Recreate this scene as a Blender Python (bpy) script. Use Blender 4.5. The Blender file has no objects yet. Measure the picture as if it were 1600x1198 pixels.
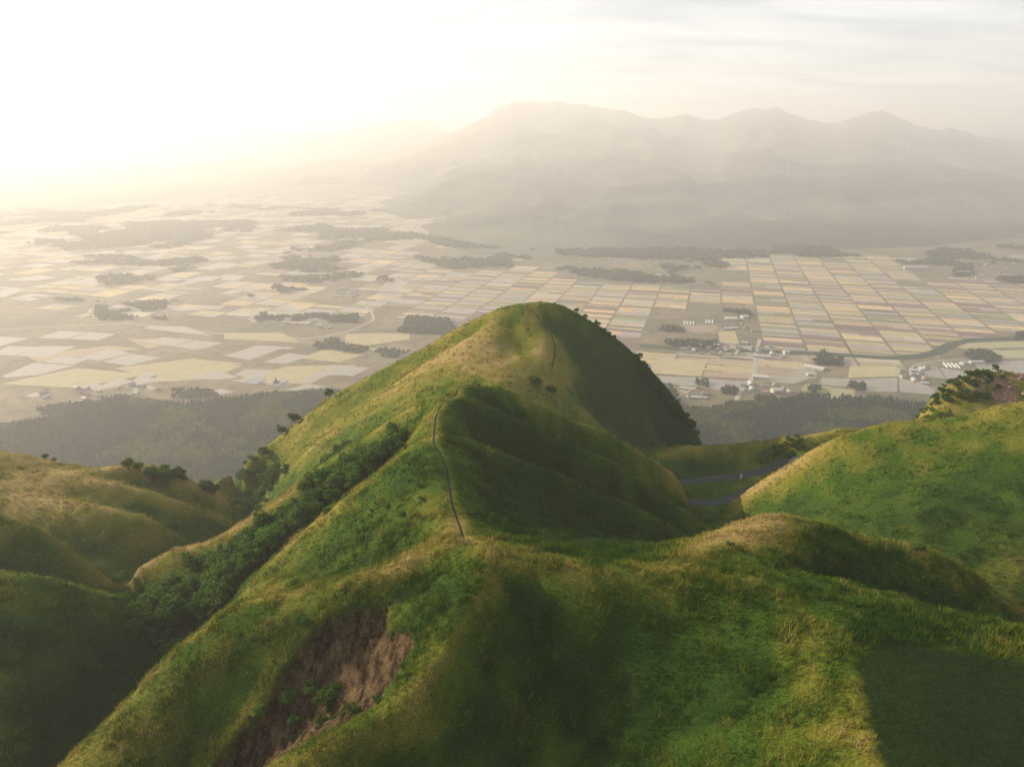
import bpy, bmesh, math, random
import numpy as np
from mathutils import Vector

# ------------------------------------------------------------------ camera, sky, sun
SC = bpy.context.scene
COL = SC.collection
CZ = 630.0                                   # camera height above the plain
cam = bpy.data.cameras.new('camera'); camo = bpy.data.objects.new('camera', cam); COL.objects.link(camo)
cam.sensor_width = 36; cam.lens = 24; cam.clip_start = 1; cam.clip_end = 120000
camo.location = (0, 0, CZ); camo.rotation_euler = (math.radians(90 - 19.8), 0, 0)
SC.camera = camo

SUN_AZ = math.radians(-66); SUN_EL = math.radians(21)      # azimuth from +Y, negative = left
SD = Vector((math.sin(SUN_AZ) * math.cos(SUN_EL), math.cos(SUN_AZ) * math.cos(SUN_EL), math.sin(SUN_EL)))
sun = bpy.data.lights.new('sun', 'SUN'); suno = bpy.data.objects.new('sun', sun); COL.objects.link(suno)
sun.energy = 5.0; sun.angle = math.radians(0.6); sun.color = (1.0, 0.85, 0.62)
suno.rotation_euler = SD.to_track_quat('Z', 'Y').to_euler(); suno.location = (0, 0, 3000)

W = bpy.data.worlds.new('World'); SC.world = W; W.use_nodes = True
wn = W.node_tree; wn.nodes.clear()
def wnode(t, **k):
    n = wn.nodes.new(t)
    for a, b in k.items(): setattr(n, a, b)
    return n
wo = wnode('ShaderNodeOutputWorld'); bg = wnode('ShaderNodeBackground')
sky = wnode('ShaderNodeTexSky', sky_type='NISHITA', sun_disc=False, sun_elevation=SUN_EL,
            sun_rotation=SUN_AZ, altitude=900, air_density=1.0, dust_density=2.0, ozone_density=1.0)
bg.inputs['Strength'].default_value = 0.15
tc = wnode('ShaderNodeTexCoord'); sep = wnode('ShaderNodeSeparateXYZ')
wn.links.new(tc.outputs['Generated'], sep.inputs[0])
# flat cloud layer: project the direction on a high plane and streak it sideways
zz = wnode('ShaderNodeMath', operation='ADD'); zz.inputs[1].default_value = 0.12
wn.links.new(sep.outputs['Z'], zz.inputs[0])
dv = wnode('ShaderNodeVectorMath', operation='DIVIDE'); cmb = wnode('ShaderNodeCombineXYZ')
for i in range(3): wn.links.new(zz.outputs[0], cmb.inputs[i])
wn.links.new(tc.outputs['Generated'], dv.inputs[0]); wn.links.new(cmb.outputs[0], dv.inputs[1])
mp = wnode('ShaderNodeMapping'); mp.inputs['Scale'].default_value = (0.55, 1.5, 0.0); mp.inputs['Rotation'].default_value = (0, 0, 0.12)
wn.links.new(dv.outputs[0], mp.inputs[0])
nz = wnode('ShaderNodeTexNoise'); nz.inputs['Scale'].default_value = 1.6; nz.inputs['Detail'].default_value = 8; nz.inputs['Roughness'].default_value = 0.62
nz.inputs['Distortion'].default_value = 0.6
wn.links.new(mp.outputs[0], nz.inputs['Vector'])
cr = wnode('ShaderNodeMapRange'); cr.inputs[1].default_value = 0.38; cr.inputs[2].default_value = 0.66; cr.inputs[3].default_value = 0.0; cr.inputs[4].default_value = 1.0
wn.links.new(nz.outputs[0], cr.inputs[0])
mx = wnode('ShaderNodeMix', data_type='RGBA')
CLOUD = (3.0, 2.98, 2.88, 1)
mx2 = wnode('ShaderNodeMix', data_type='RGBA'); mx2.inputs['A'].default_value = (1.75, 1.88, 1.95, 1); mx2.inputs['B'].default_value = CLOUD
wn.links.new(cr.outputs[0], mx2.inputs['Factor']); wn.links.new(mx2.outputs['Result'], mx.inputs['B'])
mx.inputs['Factor'].default_value = 0.85
wn.links.new(sky.outputs[0], mx.inputs['A'])
wn.links.new(mx.outputs['Result'], bg.inputs[0]); wn.links.new(bg.outputs[0], wo.inputs[0])

SC.view_settings.view_transform = 'Standard'; SC.view_settings.look = 'None'
SC.view_settings.exposure = 1.2; SC.view_settings.gamma = 1.0
SC.render.engine = 'CYCLES'
SC.cycles.volume_bounces = 0; SC.cycles.max_bounces = 5; SC.cycles.diffuse_bounces = 2
SC.cycles.glossy_bounces = 2; SC.cycles.transmission_bounces = 2; SC.cycles.transparent_max_bounces = 4

# ------------------------------------------------------------------ helpers
rng = np.random.default_rng(7); random.seed(7)
def tag(o, label=None, cat=None, group=None, kind=None):
    if label: o['label'] = label
    if cat: o['category'] = cat
    if group: o['group'] = group
    if kind: o['kind'] = kind
    return o
def mesh_np(name, V, F, mat, parent=None, smooth=False, attrs=None, matidx=None):
    """V (n,3); F (m,3) or (m,4) int array -> ONE mesh object"""
    V = np.asarray(V, dtype=np.float32); F = np.asarray(F, dtype=np.int32)
    me = bpy.data.meshes.new(name)
    me.vertices.add(len(V)); me.vertices.foreach_set('co', V.ravel())
    k = F.shape[1]
    me.loops.add(F.size); me.loops.foreach_set('vertex_index', F.ravel())
    me.polygons.add(len(F)); me.polygons.foreach_set('loop_start', np.arange(0, F.size, k, dtype=np.int32))
    me.polygons.foreach_set('loop_total', np.full(len(F), k, dtype=np.int32))
    if smooth: me.polygons.foreach_set('use_smooth', np.ones(len(F), dtype=bool))
    for m in (mat if isinstance(mat, (list, tuple)) else [mat]): me.materials.append(m)
    if matidx is not None: me.polygons.foreach_set('material_index', np.asarray(matidx, dtype=np.int32))
    me.update(calc_edges=True)
    if attrs:
        for a, (dom, val) in attrs.items():
            val = np.asarray(val, dtype=np.float32)
            if val.ndim == 1:
                at = me.attributes.new(a, 'FLOAT', dom); at.data.foreach_set('value', val)
            else:
                at = me.attributes.new(a, 'FLOAT_COLOR', dom)
                at.data.foreach_set('color', np.concatenate([val, np.ones((len(val), 1), np.float32)], 1).ravel())
    o = bpy.data.objects.new(name, me); COL.objects.link(o)
    if parent: o.parent = parent
    return o
def _h(ix, iy, s):
    h = (ix.astype(np.int64) * 374761393 + iy.astype(np.int64) * 668265263 + s * 1274126177) & 0xffffffff
    h = ((h ^ (h >> 13)) * 1274126177) & 0xffffffff
    h = (h ^ (h >> 16)) & 0xffffffff
    return h / 4294967295.0
def vnoise(x, y, s=0):
    x = np.asarray(x, float); y = np.asarray(y, float)
    ix = np.floor(x); iy = np.floor(y); fx = x - ix; fy = y - iy
    ix = ix.astype(np.int64); iy = iy.astype(np.int64)
    fx = fx * fx * fx * (fx * (fx * 6 - 15) + 10); fy = fy * fy * fy * (fy * (fy * 6 - 15) + 10)
    a = _h(ix, iy, s); b = _h(ix + 1, iy, s); c = _h(ix, iy + 1, s); d = _h(ix + 1, iy + 1, s)
    return (a * (1 - fx) + b * fx) * (1 - fy) + (c * (1 - fx) + d * fx) * fy * 1.0
def fbm(x, y, sc, o=4, s=0, rough=0.5):
    """about -1..1"""
    t = 0; a = 1; n = 0
    ca, sa = math.cos(0.6), math.sin(0.6)
    x = np.asarray(x, float) / sc; y = np.asarray(y, float) / sc
    for i in range(o):
        t = t + a * (vnoise(x, y, s + i * 17) * 2 - 1); n += a; a *= rough
        x, y = (x * ca - y * sa) * 2.03 + 11.3, (x * sa + y * ca) * 2.03 + 5.1
    return t / n * 1.5
def sstep(a, b, x):
    t = np.clip((x - a) / (b - a), 0, 1); return t * t * (3 - 2 * t)
def pdist(x, y, pts):
    """distance from points to a polyline and nearest parameter (index float)"""
    best = np.full(np.shape(x), 1e9); par = np.zeros(np.shape(x))
    for i in range(len(pts) - 1):
        ax, ay = pts[i][0], pts[i][1]; bx, by = pts[i + 1][0], pts[i + 1][1]
        dx, dy = bx - ax, by - ay; l2 = dx * dx + dy * dy + 1e-9
        t = np.clip(((x - ax) * dx + (y - ay) * dy) / l2, 0, 1)
        d = np.hypot(x - ax - t * dx, y - ay - t * dy)
        m = d < best; best = np.where(m, d, best); par = np.where(m, i + t, par)
    return best, par
def inpoly(x, y, P):
    c = np.zeros(np.shape(x), bool); n = len(P)
    for i in range(n):
        x1, y1 = P[i][0], P[i][1]; x2, y2 = P[(i + 1) % n][0], P[(i + 1) % n][1]
        if y1 == y2: continue
        k = ((y1 > y) != (y2 > y)) & (x < (x2 - x1) * (y - y1) / (y2 - y1) + x1)
        c ^= k
    return c
def sdpoly(x, y, P):
    d, _ = pdist(x, y, list(P) + [P[0]])
    return np.where(inpoly(x, y, P), d, -d)
HAZE = 1.45e-4
# materials
def newmat(name):
    m = bpy.data.materials.new(name); m.use_nodes = True; nt = m.node_tree; nt.nodes.clear()
    out = nt.nodes.new('ShaderNodeOutputMaterial')
    return m, nt, out
def N(nt, t, ins=None, **k):
    n = nt.nodes.new(t)
    for a, b in k.items(): setattr(n, a, b)
    if ins:
        for a, b in ins.items():
            if isinstance(b, bpy.types.NodeSocket): nt.links.new(b, n.inputs[a])
            else: n.inputs[a].default_value = b
    return n
def attr(nt, name, out='Fac'): return N(nt, 'ShaderNodeAttribute', attribute_name=name).outputs[out]
def noise(nt, scale, detail=4, rough=0.55, vec=None):
    n = N(nt, 'ShaderNodeTexNoise', {'Scale': scale, 'Detail': detail, 'Roughness': rough})
    if vec is None: vec = N(nt, 'ShaderNodeNewGeometry').outputs['Position']
    nt.links.new(vec, n.inputs['Vector']); return n.outputs[0]
def mixc(nt, f, a, b, blend='MIX'):
    n = N(nt, 'ShaderNodeMix', data_type='RGBA', blend_type=blend)
    for s, v in (('Factor', f), ('A', a), ('B', b)):
        so = n.inputs[s] if s == 'Factor' else [q for q in n.inputs if q.name == s and q.type == 'RGBA'][0]
        if isinstance(v, bpy.types.NodeSocket): nt.links.new(v, so)
        else: so.default_value = v if s == 'Factor' else (*v, 1)
    return [q for q in n.outputs if q.type == 'RGBA'][0]
def mrange(nt, v, a, b, c=0, d=1): return N(nt, 'ShaderNodeMapRange', {0: v, 1: a, 2: b, 3: c, 4: d}).outputs[0]
def math2(nt, op, a, b=0.0): return N(nt, 'ShaderNodeMath', {0: a, 1: b}, operation=op).outputs[0]
def bsdf(nt, out, color, rough=0.9, bump=None, bstr=0.5, bdist=1.0, spec=0.2, **k):
    b = N(nt, 'ShaderNodeBsdfPrincipled', {'Roughness': rough, 'Specular IOR Level': spec})
    if isinstance(color, bpy.types.NodeSocket): nt.links.new(color, b.inputs['Base Color'])
    else: b.inputs['Base Color'].default_value = (*color, 1)
    if bump is not None:
        bp = N(nt, 'ShaderNodeBump', {'Strength': bstr, 'Distance': bdist, 'Height': bump}); nt.links.new(bp.outputs[0], b.inputs['Normal'])
    for a, v in k.items(): b.inputs[a].default_value = v
    nt.links.new(b.outputs[0], out.inputs[0]); return b
def sstep_n(nt, v): return mrange(nt, v, -0.12, 0.12)
def simple(name, color, rough=0.8, var=0.0, scale=0.5):
    m, nt, out = newmat(name)
    c = color
    if var:
        f = noise(nt, scale, 5); c = mixc(nt, mrange(nt, f, 0.3, 0.7), tuple(v * (1 - var) for v in color), tuple(v * (1 + var) for v in color))
    bsdf(nt, out, c, rough); return m
# control lines of the terrain, in metres (x right, y away, z up; the plain is z = 0)
LINES = [
 ('spine_h1', [(7.3,380.0,540.0), (16.1,370.0,534.3), (21.8,362.0,529.2), (23.3,350.0,522.6), (20.7,338.0,517.9), (12.9,325.0,516.8), (4.6,310.0,518.1), (-2.9,285.0,518.0), (-7.9,262.0,524.0), (-11.9,238.0,540.0), (-13.3,222.0,550.3)]),
 ('h1_left', [(7.3,380.0,540.0), (-3.7,381.0,538.2), (-14.7,382.0,534.2), (-37.3,384.0,522.3), (-60.7,386.0,508.4), (-76.3,386.0,500.8), (-93.8,384.0,491.3), (-110.8,380.0,482.6), (-124.7,372.0,473.6), (-137.4,362.0,465.7), (-147.8,352.0,458.3), (-160.0,335.0,452.9)]),
 ('h1_right', [(7.3,380.0,540.0), (18.2,380.0,539.6), (33.0,382.0,535.8), (50.4,385.0,524.7), (70.4,388.0,509.3), (81.1,390.0,497.4), (93.7,390.0,484.2), (104.1,388.0,471.1), (112.1,384.0,457.9), (112.6,380.0,454.6)]),
 ('h1_rib', [(-10.8,372.0,532.0), (-35.2,360.0,520.6), (-55.0,347.0,510.9), (-79.7,328.0,495.7), (-101.8,308.0,483.3)]),
 ('h1_gul', [(-21.8,375.0,525.6), (-50.8,368.0,509.5), (-74.9,356.0,495.8), (-97.0,340.0,483.3), (-119.1,318.0,471.2)]),
 ('h1_spur', [(20.7,338.0,517.9), (26.3,330.0,510.8), (31.0,325.0,504.0), (40.8,322.0,496.4)]),
 ('h1_face', [(54.1,362.0,499.3), (73.2,362.0,483.7), (88.8,360.0,464.6), (62.9,340.0,473.8), (41.3,340.0,490.8)]),
 ('v1', [(-127.4,298.0,454.7), (-98.6,284.0,478.2), (-73.3,272.0,498.2), (-54.3,266.0,513.2), (-32.0,262.0,518.0), (-8.0,262.0,523.0)]),
 ('v1b', [(14.3,280.0,506.0), (39.7,295.0,488.0), (62.8,300.0,474.0)]),
 ('s2', [(-13.3,222.0,550.3), (-18.9,223.0,549.2), (-24.7,224.0,546.5), (-34.0,225.0,540.8), (-43.2,224.0,535.6), (-54.3,220.0,528.4), (-67.5,216.0,521.1), (-80.2,210.0,512.0), (-88.2,206.0,507.5), (-94.1,203.0,504.8), (-102.2,200.0,500.9), (-113.4,196.0,500.5), (-122.6,190.0,497.7), (-127.2,186.0,495.6)]),
 ('spine', [(-13.3,222.0,550.3), (-18.6,216.0,550.6), (-18.4,211.0,549.8), (-22.4,206.0,549.0), (-24.1,200.0,548.1), (-23.2,186.0,546.6), (-19.9,175.0,545.6), (-17.3,165.0,543.8), (-15.0,152.0,543.3), (-12.5,142.0,543.8), (-10.9,134.0,544.0)]),
 ('s3', [(-23.3,186.0,546.4), (-28.9,187.0,542.8), (-38.8,186.0,535.8), (-46.3,183.0,530.5), (-57.3,178.0,523.3), (-65.6,172.0,517.9), (-72.0,162.0,513.3), (-73.7,158.0,512.5)]),
 ('gully', [(-37.4,207.0,532.0), (-48.9,203.0,524.0), (-63.3,198.0,516.0), (-77.1,192.0,507.0), (-90.0,185.0,500.0), (-99.2,177.0,497.0), (-103.0,166.0,496.0)]),
 ('vout', [(-103.0,166.0,496.0), (-117.5,178.0,492.0), (-133.7,193.0,487.0), (-133.1,205.0,483.0), (-128.0,222.0,479.0), (-117.5,240.0,474.5), (-123.5,282.0,459.9), (-155.0,345.0,425.0)]),
 ('vdark', [(-103.0,166.0,496.0), (-98.2,150.0,499.1), (-98.3,140.0,498.7), (-99.4,128.0,500.2), (-98.8,112.0,503.0), (-95.0,90.0,504.0)]),
 ('f_left', [(-10.9,134.0,544.0), (-15.7,131.0,544.1), (-22.5,128.0,542.8), (-29.3,126.0,541.1), (-36.2,125.0,539.0), (-44.8,125.0,536.5), (-53.4,125.0,534.8), (-60.5,125.0,533.8), (-63.5,123.0,532.3), (-67.4,120.0,530.2), (-70.4,117.0,528.6), (-75.4,112.0,524.8), (-79.9,107.0,521.3), (-83.2,101.0,519.5), (-85.4,97.0,518.0), (-90.4,90.0,514.9)]),
 ('bowl', [(-24.3,139.0,537.5), (-37.7,142.0,530.0), (-56.8,145.0,522.1), (-67.8,149.0,516.6)]),
 ('bowl2', [(-26.0,152.0,540.6), (-40.4,155.0,530.2), (-55.7,158.0,521.2)]),
 ('f_right', [(-10.9,134.0,544.0), (-2.9,131.0,544.6), (7.0,127.0,544.8), (13.6,124.0,544.8), (20.2,122.0,545.2), (27.1,123.0,544.8), (36.0,126.0,544.3), (43.5,133.0,542.5), (50.4,141.0,540.8), (58.0,148.0,540.6), (64.6,151.0,540.8), (69.5,151.0,540.6), (76.9,149.0,539.6), (82.6,147.0,538.1), (94.1,144.0,536.2), (102.5,142.0,535.3), (108.1,140.0,532.5), (116.0,136.0,527.2), (120.5,133.0,524.9), (133.8,128.0,517.4)]),
 ('edge', [(-10.9,134.0,544.0), (-7.7,128.0,545.8), (-4.3,121.5,547.4), (-3.6,117.0,546.4), (-4.4,113.5,545.1), (-8.0,108.0,544.1), (-11.8,102.0,541.7), (-14.8,96.5,539.5), (-17.7,92.5,537.6), (-23.9,89.0,535.6), (-32.0,86.5,534.1), (-36.9,84.5,532.4), (-43.8,82.0,529.4)]),
 ('lip', [(-4.3,121.5,547.4), (6.5,118.5,546.7), (19.5,117.5,546.8), (33.7,117.5,547.8), (44.3,114.0,548.1), (52.6,106.0,547.9), (56.1,98.0,548.7), (57.7,93.0,548.5), (56.0,87.0,548.4), (53.5,81.5,548.6), (51.3,75.5,548.7), (49.8,70.0,549.1), (47.0,60.0,550.1)]),
 ('slope1', [(-1.2,107.5,538.5), (4.9,106.0,535.2), (14.7,104.0,534.0), (29.7,101.0,536.7), (41.1,91.0,541.9)]),
 ('slope2', [(-22.0,88.0,528.3), (-11.4,91.0,524.9), (0.0,91.0,524.9), (21.7,87.0,529.5), (38.5,77.0,541.1)]),
 ('slope3', [(-60.0,55.0,512.0), (0.0,55.0,512.0), (30.0,50.0,518.0), (45.0,40.0,530.0)]),
 ('nearL', [(-130.0,60.0,510.0), (-90.0,50.0,505.0), (-60.0,20.0,500.0), (0.0,10.0,500.0)]),
 ('plat', [(62.4,80.0,550.1), (68.9,69.0,550.3), (76.7,80.0,550.1), (74.8,92.0,549.1), (86.3,80.0,550.1), (60.0,30.0,548.0), (100.0,50.0,547.0)]),
 ('platfar', [(42.8,121.0,545.1), (53.5,121.0,544.6), (65.0,117.0,545.6), (75.4,112.0,545.2), (84.2,106.0,545.7), (93.2,102.0,546.5), (107.0,97.0,544.7)]),
 ('kdip', [(63.7,128.0,540.0), (83.6,123.0,533.0), (94.2,117.0,531.0), (112.0,113.0,529.0), (130.4,110.0,525.0)]),
 ('scarL', [(-48.3,118.0,535.3), (-52.6,111.0,529.1), (-57.5,103.0,522.3), (-61.8,97.0,518.0)]),
 ('scarF', [(-30.7,111.0,535.5), (-36.1,105.0,529.9), (-43.7,99.5,524.4), (-51.0,95.0,520.3)]),
 ('scarR', [(-18.9,116.0,540.9), (-17.5,109.0,539.5), (-19.0,101.5,537.8), (-25.2,95.5,533.9), (-33.4,91.0,532.0)]),
 ('scarT', [(-32.6,121.0,537.9), (-24.4,121.0,538.7), (-19.2,123.0,539.6)]),
 ('rib_a', [(-13.3,222.0,550.3), (-4.5,226.0,547.0), (7.0,232.0,539.8), (19.5,240.0,530.4), (35.8,250.0,519.9), (49.2,258.0,508.5), (64.2,268.0,495.9), (72.7,276.0,487.7)]),
 ('rib_b', [(-18.4,211.0,549.8), (-12.7,211.0,548.2), (-4.3,211.0,545.4), (6.5,213.0,539.3), (17.7,216.0,532.0), (36.9,222.0,520.4), (47.6,227.0,511.4), (58.7,231.0,501.1), (69.4,232.0,493.5), (76.9,230.0,487.6), (81.0,226.0,485.3)]),
 ('val_ab', [(-4.4,219.0,538.0), (11.8,227.0,519.0), (24.6,234.0,506.0), (41.0,241.0,493.0), (55.9,249.0,483.0), (72.9,262.0,475.0), (82.9,272.0,470.0)]),
 ('rib_c', [(-23.3,186.0,546.4), (-11.6,188.0,543.6), (0.0,189.0,538.7), (9.9,190.0,534.2), (20.1,191.0,529.1), (32.5,192.0,522.8), (43.1,192.0,517.7), (53.3,190.0,512.1), (59.6,185.0,507.8)]),
 ('val_bc', [(-12.3,199.0,539.0), (4.3,203.0,521.0), (22.1,207.0,508.0), (45.9,211.0,494.0), (62.6,212.0,489.0)]),
 ('rib_d', [(-6.9,162.0,537.6), (10.9,169.0,529.9), (24.1,172.0,523.9), (37.4,172.0,519.4), (46.9,168.0,518.0)]),
 ('val_cd', [(-7.3,174.0,539.1), (9.6,181.0,529.0), (27.3,182.0,521.8), (44.7,179.0,514.7)]),
 ('d_face', [(0.0,150.0,537.7), (16.1,148.0,534.1), (30.3,138.0,536.2)]),
 ('vr', [(64.5,195.0,495.0), (79.0,210.0,482.0), (84.0,236.0,478.9), (85.9,262.0,471.0), (81.0,276.0,469.3)]),
 ('vr2', [(79.0,210.0,482.0), (97.5,193.0,484.0), (123.1,180.0,484.0), (156.2,168.0,482.0), (193.2,165.0,480.0)]),
 ('r1', [(94.8,276.0,469.3), (101.7,274.0,476.1), (108.9,272.0,483.0), (118.6,270.0,491.1), (128.8,268.0,502.0), (138.5,265.0,510.6), (154.7,262.0,518.1), (171.6,260.0,520.7), (183.1,258.0,522.9), (196.1,256.0,528.5), (205.3,255.0,530.3), (225.0,250.0,537.1), (256.4,245.0,541.5)]),
 ('r1_f', [(108.2,253.0,481.1), (128.2,243.0,497.3), (144.7,228.0,504.1), (161.4,218.0,509.6), (175.2,206.0,512.5), (203.1,200.0,512.3)]),
 ('r1_g', [(116.8,222.0,496.1), (130.6,200.0,499.9), (148.4,194.0,501.4), (162.4,183.0,499.2), (189.7,178.0,495.7)]),
 ('r1b1', [(143.7,274.0,504.0), (160.6,271.0,511.0), (178.2,269.0,514.0), (190.2,267.0,516.0), (204.0,265.0,521.0), (219.1,264.0,522.0), (249.2,260.0,526.0)]),
 ('r1b2', [(155.4,282.0,490.0), (179.9,280.0,494.0), (202.1,279.0,496.0), (230.9,280.0,499.0), (273.2,280.0,502.0)]),
 ('r1back', [(145.8,290.0,479.0), (165.9,288.0,480.0), (232.5,300.0,487.0), (293.0,300.0,492.0)]),
 ('m', [(75.7,318.0,477.0), (85.9,320.0,479.0), (99.5,322.0,479.5), (116.0,322.0,481.0), (125.0,320.0,483.0), (135.5,318.0,485.3), (141.3,314.0,486.4), (150.6,318.0,486.8), (159.7,322.0,487.8), (169.1,325.0,488.7), (182.4,325.0,488.7)]),
 ('m_c', [(104.0,312.0,473.1), (84.4,311.0,471.1)]),
 ('mdark', [(125.3,313.0,474.8), (134.7,314.0,480.4), (141.5,312.0,483.8)]),
 ('road_isl', [(86.3,292.0,470.5), (99.2,294.0,470.4), (112.5,297.0,471.3)]),
 ('m3', [(173.7,285.0,509.9), (186.4,288.0,512.7), (198.8,290.0,514.7), (209.2,290.0,514.1)]),
 ('rr', [(222.1,345.0,486.8), (227.8,348.0,492.8), (242.2,352.0,502.5), (257.8,356.0,506.7), (273.5,358.0,506.0), (285.9,360.0,504.6), (343.9,365.0,504.0)]),
 ('rrf', [(222.4,328.0,495.7), (245.2,330.0,503.1), (264.7,330.0,504.5)]),
 ('rrl', [(214.0,345.0,465.0), (235.1,360.0,455.0)]),
 ('l3', [(-252.1,272.0,503.5), (-221.5,268.0,502.6), (-206.7,266.0,500.8), (-195.1,264.0,497.9), (-185.9,262.0,496.7), (-177.7,262.0,497.0), (-170.5,264.0,497.2), (-156.9,264.0,496.3), (-146.1,268.0,489.6), (-137.1,276.0,477.9), (-130.9,286.0,465.9), (-127.9,293.0,456.9)]),
 ('l3a', [(-196.9,255.0,500.6), (-170.4,250.0,498.8), (-148.8,247.0,494.2), (-134.2,252.0,484.8), (-126.1,270.0,467.2)]),
 ('l3b', [(-196.3,232.0,501.9), (-174.2,228.0,501.4), (-152.7,224.0,500.7), (-132.9,221.0,496.5)]),
 ('l3g', [(-172.9,240.0,496.0), (-151.4,236.0,491.1), (-134.5,240.0,482.3), (-124.4,250.0,473.0)]),
 ('l3h', [(-168.1,258.0,493.0), (-148.5,260.0,486.4), (-135.4,270.0,472.8)]),
 ('l2', [(-181.5,190.0,522.8), (-161.0,188.0,518.5), (-150.3,186.0,515.8), (-140.3,184.0,510.1), (-132.1,183.0,503.2), (-129.2,183.0,497.7)]),
 ('l2b', [(-195.5,214.0,500.0), (-172.3,208.0,494.0), (-152.2,203.0,489.0)]),
 ('l1', [(-149.1,150.0,525.1), (-132.8,150.0,524.0), (-123.9,151.0,522.3), (-114.4,153.0,517.4), (-107.8,155.0,513.2), (-103.6,154.0,509.4), (-99.6,153.0,503.0)]),
 ('l1b', [(-158.6,168.0,509.0), (-141.7,171.0,502.0), (-133.0,176.0,494.0)]),
 ('l1f', [(-112.6,132.0,517.6), (-103.3,136.0,507.4), (-110.3,115.0,515.2), (-103.6,119.0,507.5), (-102.6,103.0,512.4)]),
 ('far', [(-450.0,420.0,330.0), (-300.0,420.0,340.0), (-200.0,430.0,350.0), (-100.0,470.0,360.0), (0.0,490.0,390.0), (100.0,480.0,390.0), (180.0,440.0,370.0), (280.0,440.0,370.0), (380.0,450.0,390.0), (480.0,450.0,390.0)]),
 ('far2', [(-480.0,640.0,15.0), (-250.0,640.0,15.0), (0.0,650.0,5.0), (250.0,640.0,15.0), (480.0,640.0,15.0)]),
 ('mb', [(80.0,360.0,430.0), (130.0,370.0,415.0), (190.0,370.0,415.0)]),
 ('lL', [(-460.0,100.0,530.0), (-460.0,200.0,520.0), (-440.0,300.0,480.0)]),
 ('lR', [(460.0,100.0,530.0), (460.0,200.0,520.0), (460.0,300.0,520.0), (300.0,110.0,532.0)]),
 ('l3back', [(-350.0,330.0,445.0), (-250.0,320.0,452.0), (-190.0,330.0,435.0)]),
 ('h1_rt', [(22.6,375.0,529.2), (28.1,369.0,523.3), (32.8,362.0,518.2), (34.3,350.0,511.6), (30.7,338.0,508.9)]),
 ('h1_lt', [(0.1,370.0,531.8), (3.8,362.0,527.2), (5.3,350.0,521.1)]),
 ('rib_a_back', [(-4.9,242.0,536.0), (7.6,248.0,526.0), (21.0,256.0,515.0), (38.7,267.0,501.0), (53.5,277.0,489.0), (66.0,286.0,479.0)]),
 ('rib_a_n', [(-1.3,221.2,544.2), (10.2,227.2,537.0), (22.7,235.2,527.6), (39.0,245.2,517.1), (52.4,253.2,505.7), (67.4,263.2,493.1), (75.9,271.2,484.9)]),
 ('rib_b_n', [(-2.9,205.6,542.6), (7.9,207.6,536.5), (19.1,210.6,529.2), (38.3,216.6,517.6), (49.0,221.6,508.6), (60.1,225.6,498.3), (70.8,226.6,490.7), (78.3,224.6,484.8), (82.4,220.6,482.5)]),
 ('rib_c_n', [(-11.0,182.8,541.4), (0.6,183.8,536.5), (10.5,184.8,532.0), (20.7,185.8,526.9), (33.1,186.8,520.6), (43.7,186.8,515.5), (53.9,184.8,509.9), (60.2,179.8,505.6)]),
 ('h1_n', [(20.1,370.0,530.7), (25.8,362.0,525.6), (27.3,350.0,519.0), (24.7,338.0,514.3)]),
 ('sp_n', [(-20.7,200.0,547.0), (-19.8,186.0,545.5), (-16.5,175.0,544.5), (-13.9,165.0,542.7), (-11.6,152.0,542.2), (-9.1,142.0,542.7)]),
 ('edge_n', [(-0.8,117.0,544.0), (-1.6,113.5,542.7), (-5.2,108.0,541.7), (-9.0,102.0,539.3), (-12.0,96.5,537.1), (-14.9,92.5,535.2), (-21.1,89.0,533.2)]),
 ('edge_rt', [(3.4,117.0,541.9), (2.6,113.5,540.1), (-1.0,108.0,538.6), (-4.8,102.0,535.7), (-7.8,96.5,533.5), (-11.7,92.5,532.1), (-18.9,89.0,530.6)]),
 ('sp_rt', [(-15.1,200.0,545.3), (-14.2,186.0,543.8), (-10.9,175.0,542.8), (-8.3,165.0,540.8), (-7.0,152.0,540.7), (-4.5,142.0,541.9)]),
]
ROAD = [(178.9,290.0,496.8), (162.1,297.0,491.9), (146.0,303.0,483.2), (136.9,308.0,478.0), (126.4,305.0,474.5), (114.4,303.5,472.4), (101.4,302.0,471.5), (89.9,300.5,470.8), (82.3,298.5,470.5), (76.8,295.0,470.3), (75.2,291.5,469.7), (76.3,288.0,469.2), (81.0,284.5,468.8), (87.6,282.0,468.9), (95.8,281.5,469.5), (104.8,284.0,470.5), (114.0,288.0,472.3), (122.9,292.5,474.7), (131.1,297.0,476.9), (140.6,303.0,479.0)]
SCAR_W = [(-40.8,116.0), (-38.1,118.5), (-32.2,119.0), (-25.2,119.0), (-25.4,115.0), (-24.1,112.0), (-19.7,110.0), (-18.7,106.0), (-20.0,102.5), (-21.7,98.5), (-25.3,95.5), (-31.2,93.0), (-35.9,91.0), (-39.0,89.5), (-42.0,87.0), (-58.4,90.0), (-55.9,96.5), (-52.4,101.0), (-49.4,104.0), (-47.2,108.0), (-44.7,112.0), (-43.4,114.0)]
PATH = [(-13.2,221.0), (-17.0,219.0), (-18.6,216.0), (-18.4,211.0), (-21.0,209.0), (-23.5,204.0), (-24.1,198.0), (-23.2,186.0), (-23.3,183.0), (-20.4,176.0), (-18.2,170.0), (-17.3,165.0), (-15.2,152.0), (-12.7,142.0), (-10.9,134.0)]
PATH2 = [(7.3,380.0), (12.6,375.0), (17.1,369.0), (21.1,363.0), (22.9,356.0), (23.3,349.0), (20.7,338.0)]
TURF_W = [(56.2,89.0), (58.0,91.5), (60.8,93.5), (64.9,94.5), (71.0,93.0), (83.2,89.0), (103.4,88.0), (75.1,50.0), (44.0,52.0), (49.9,69.5), (53.2,80.0)]
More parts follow.
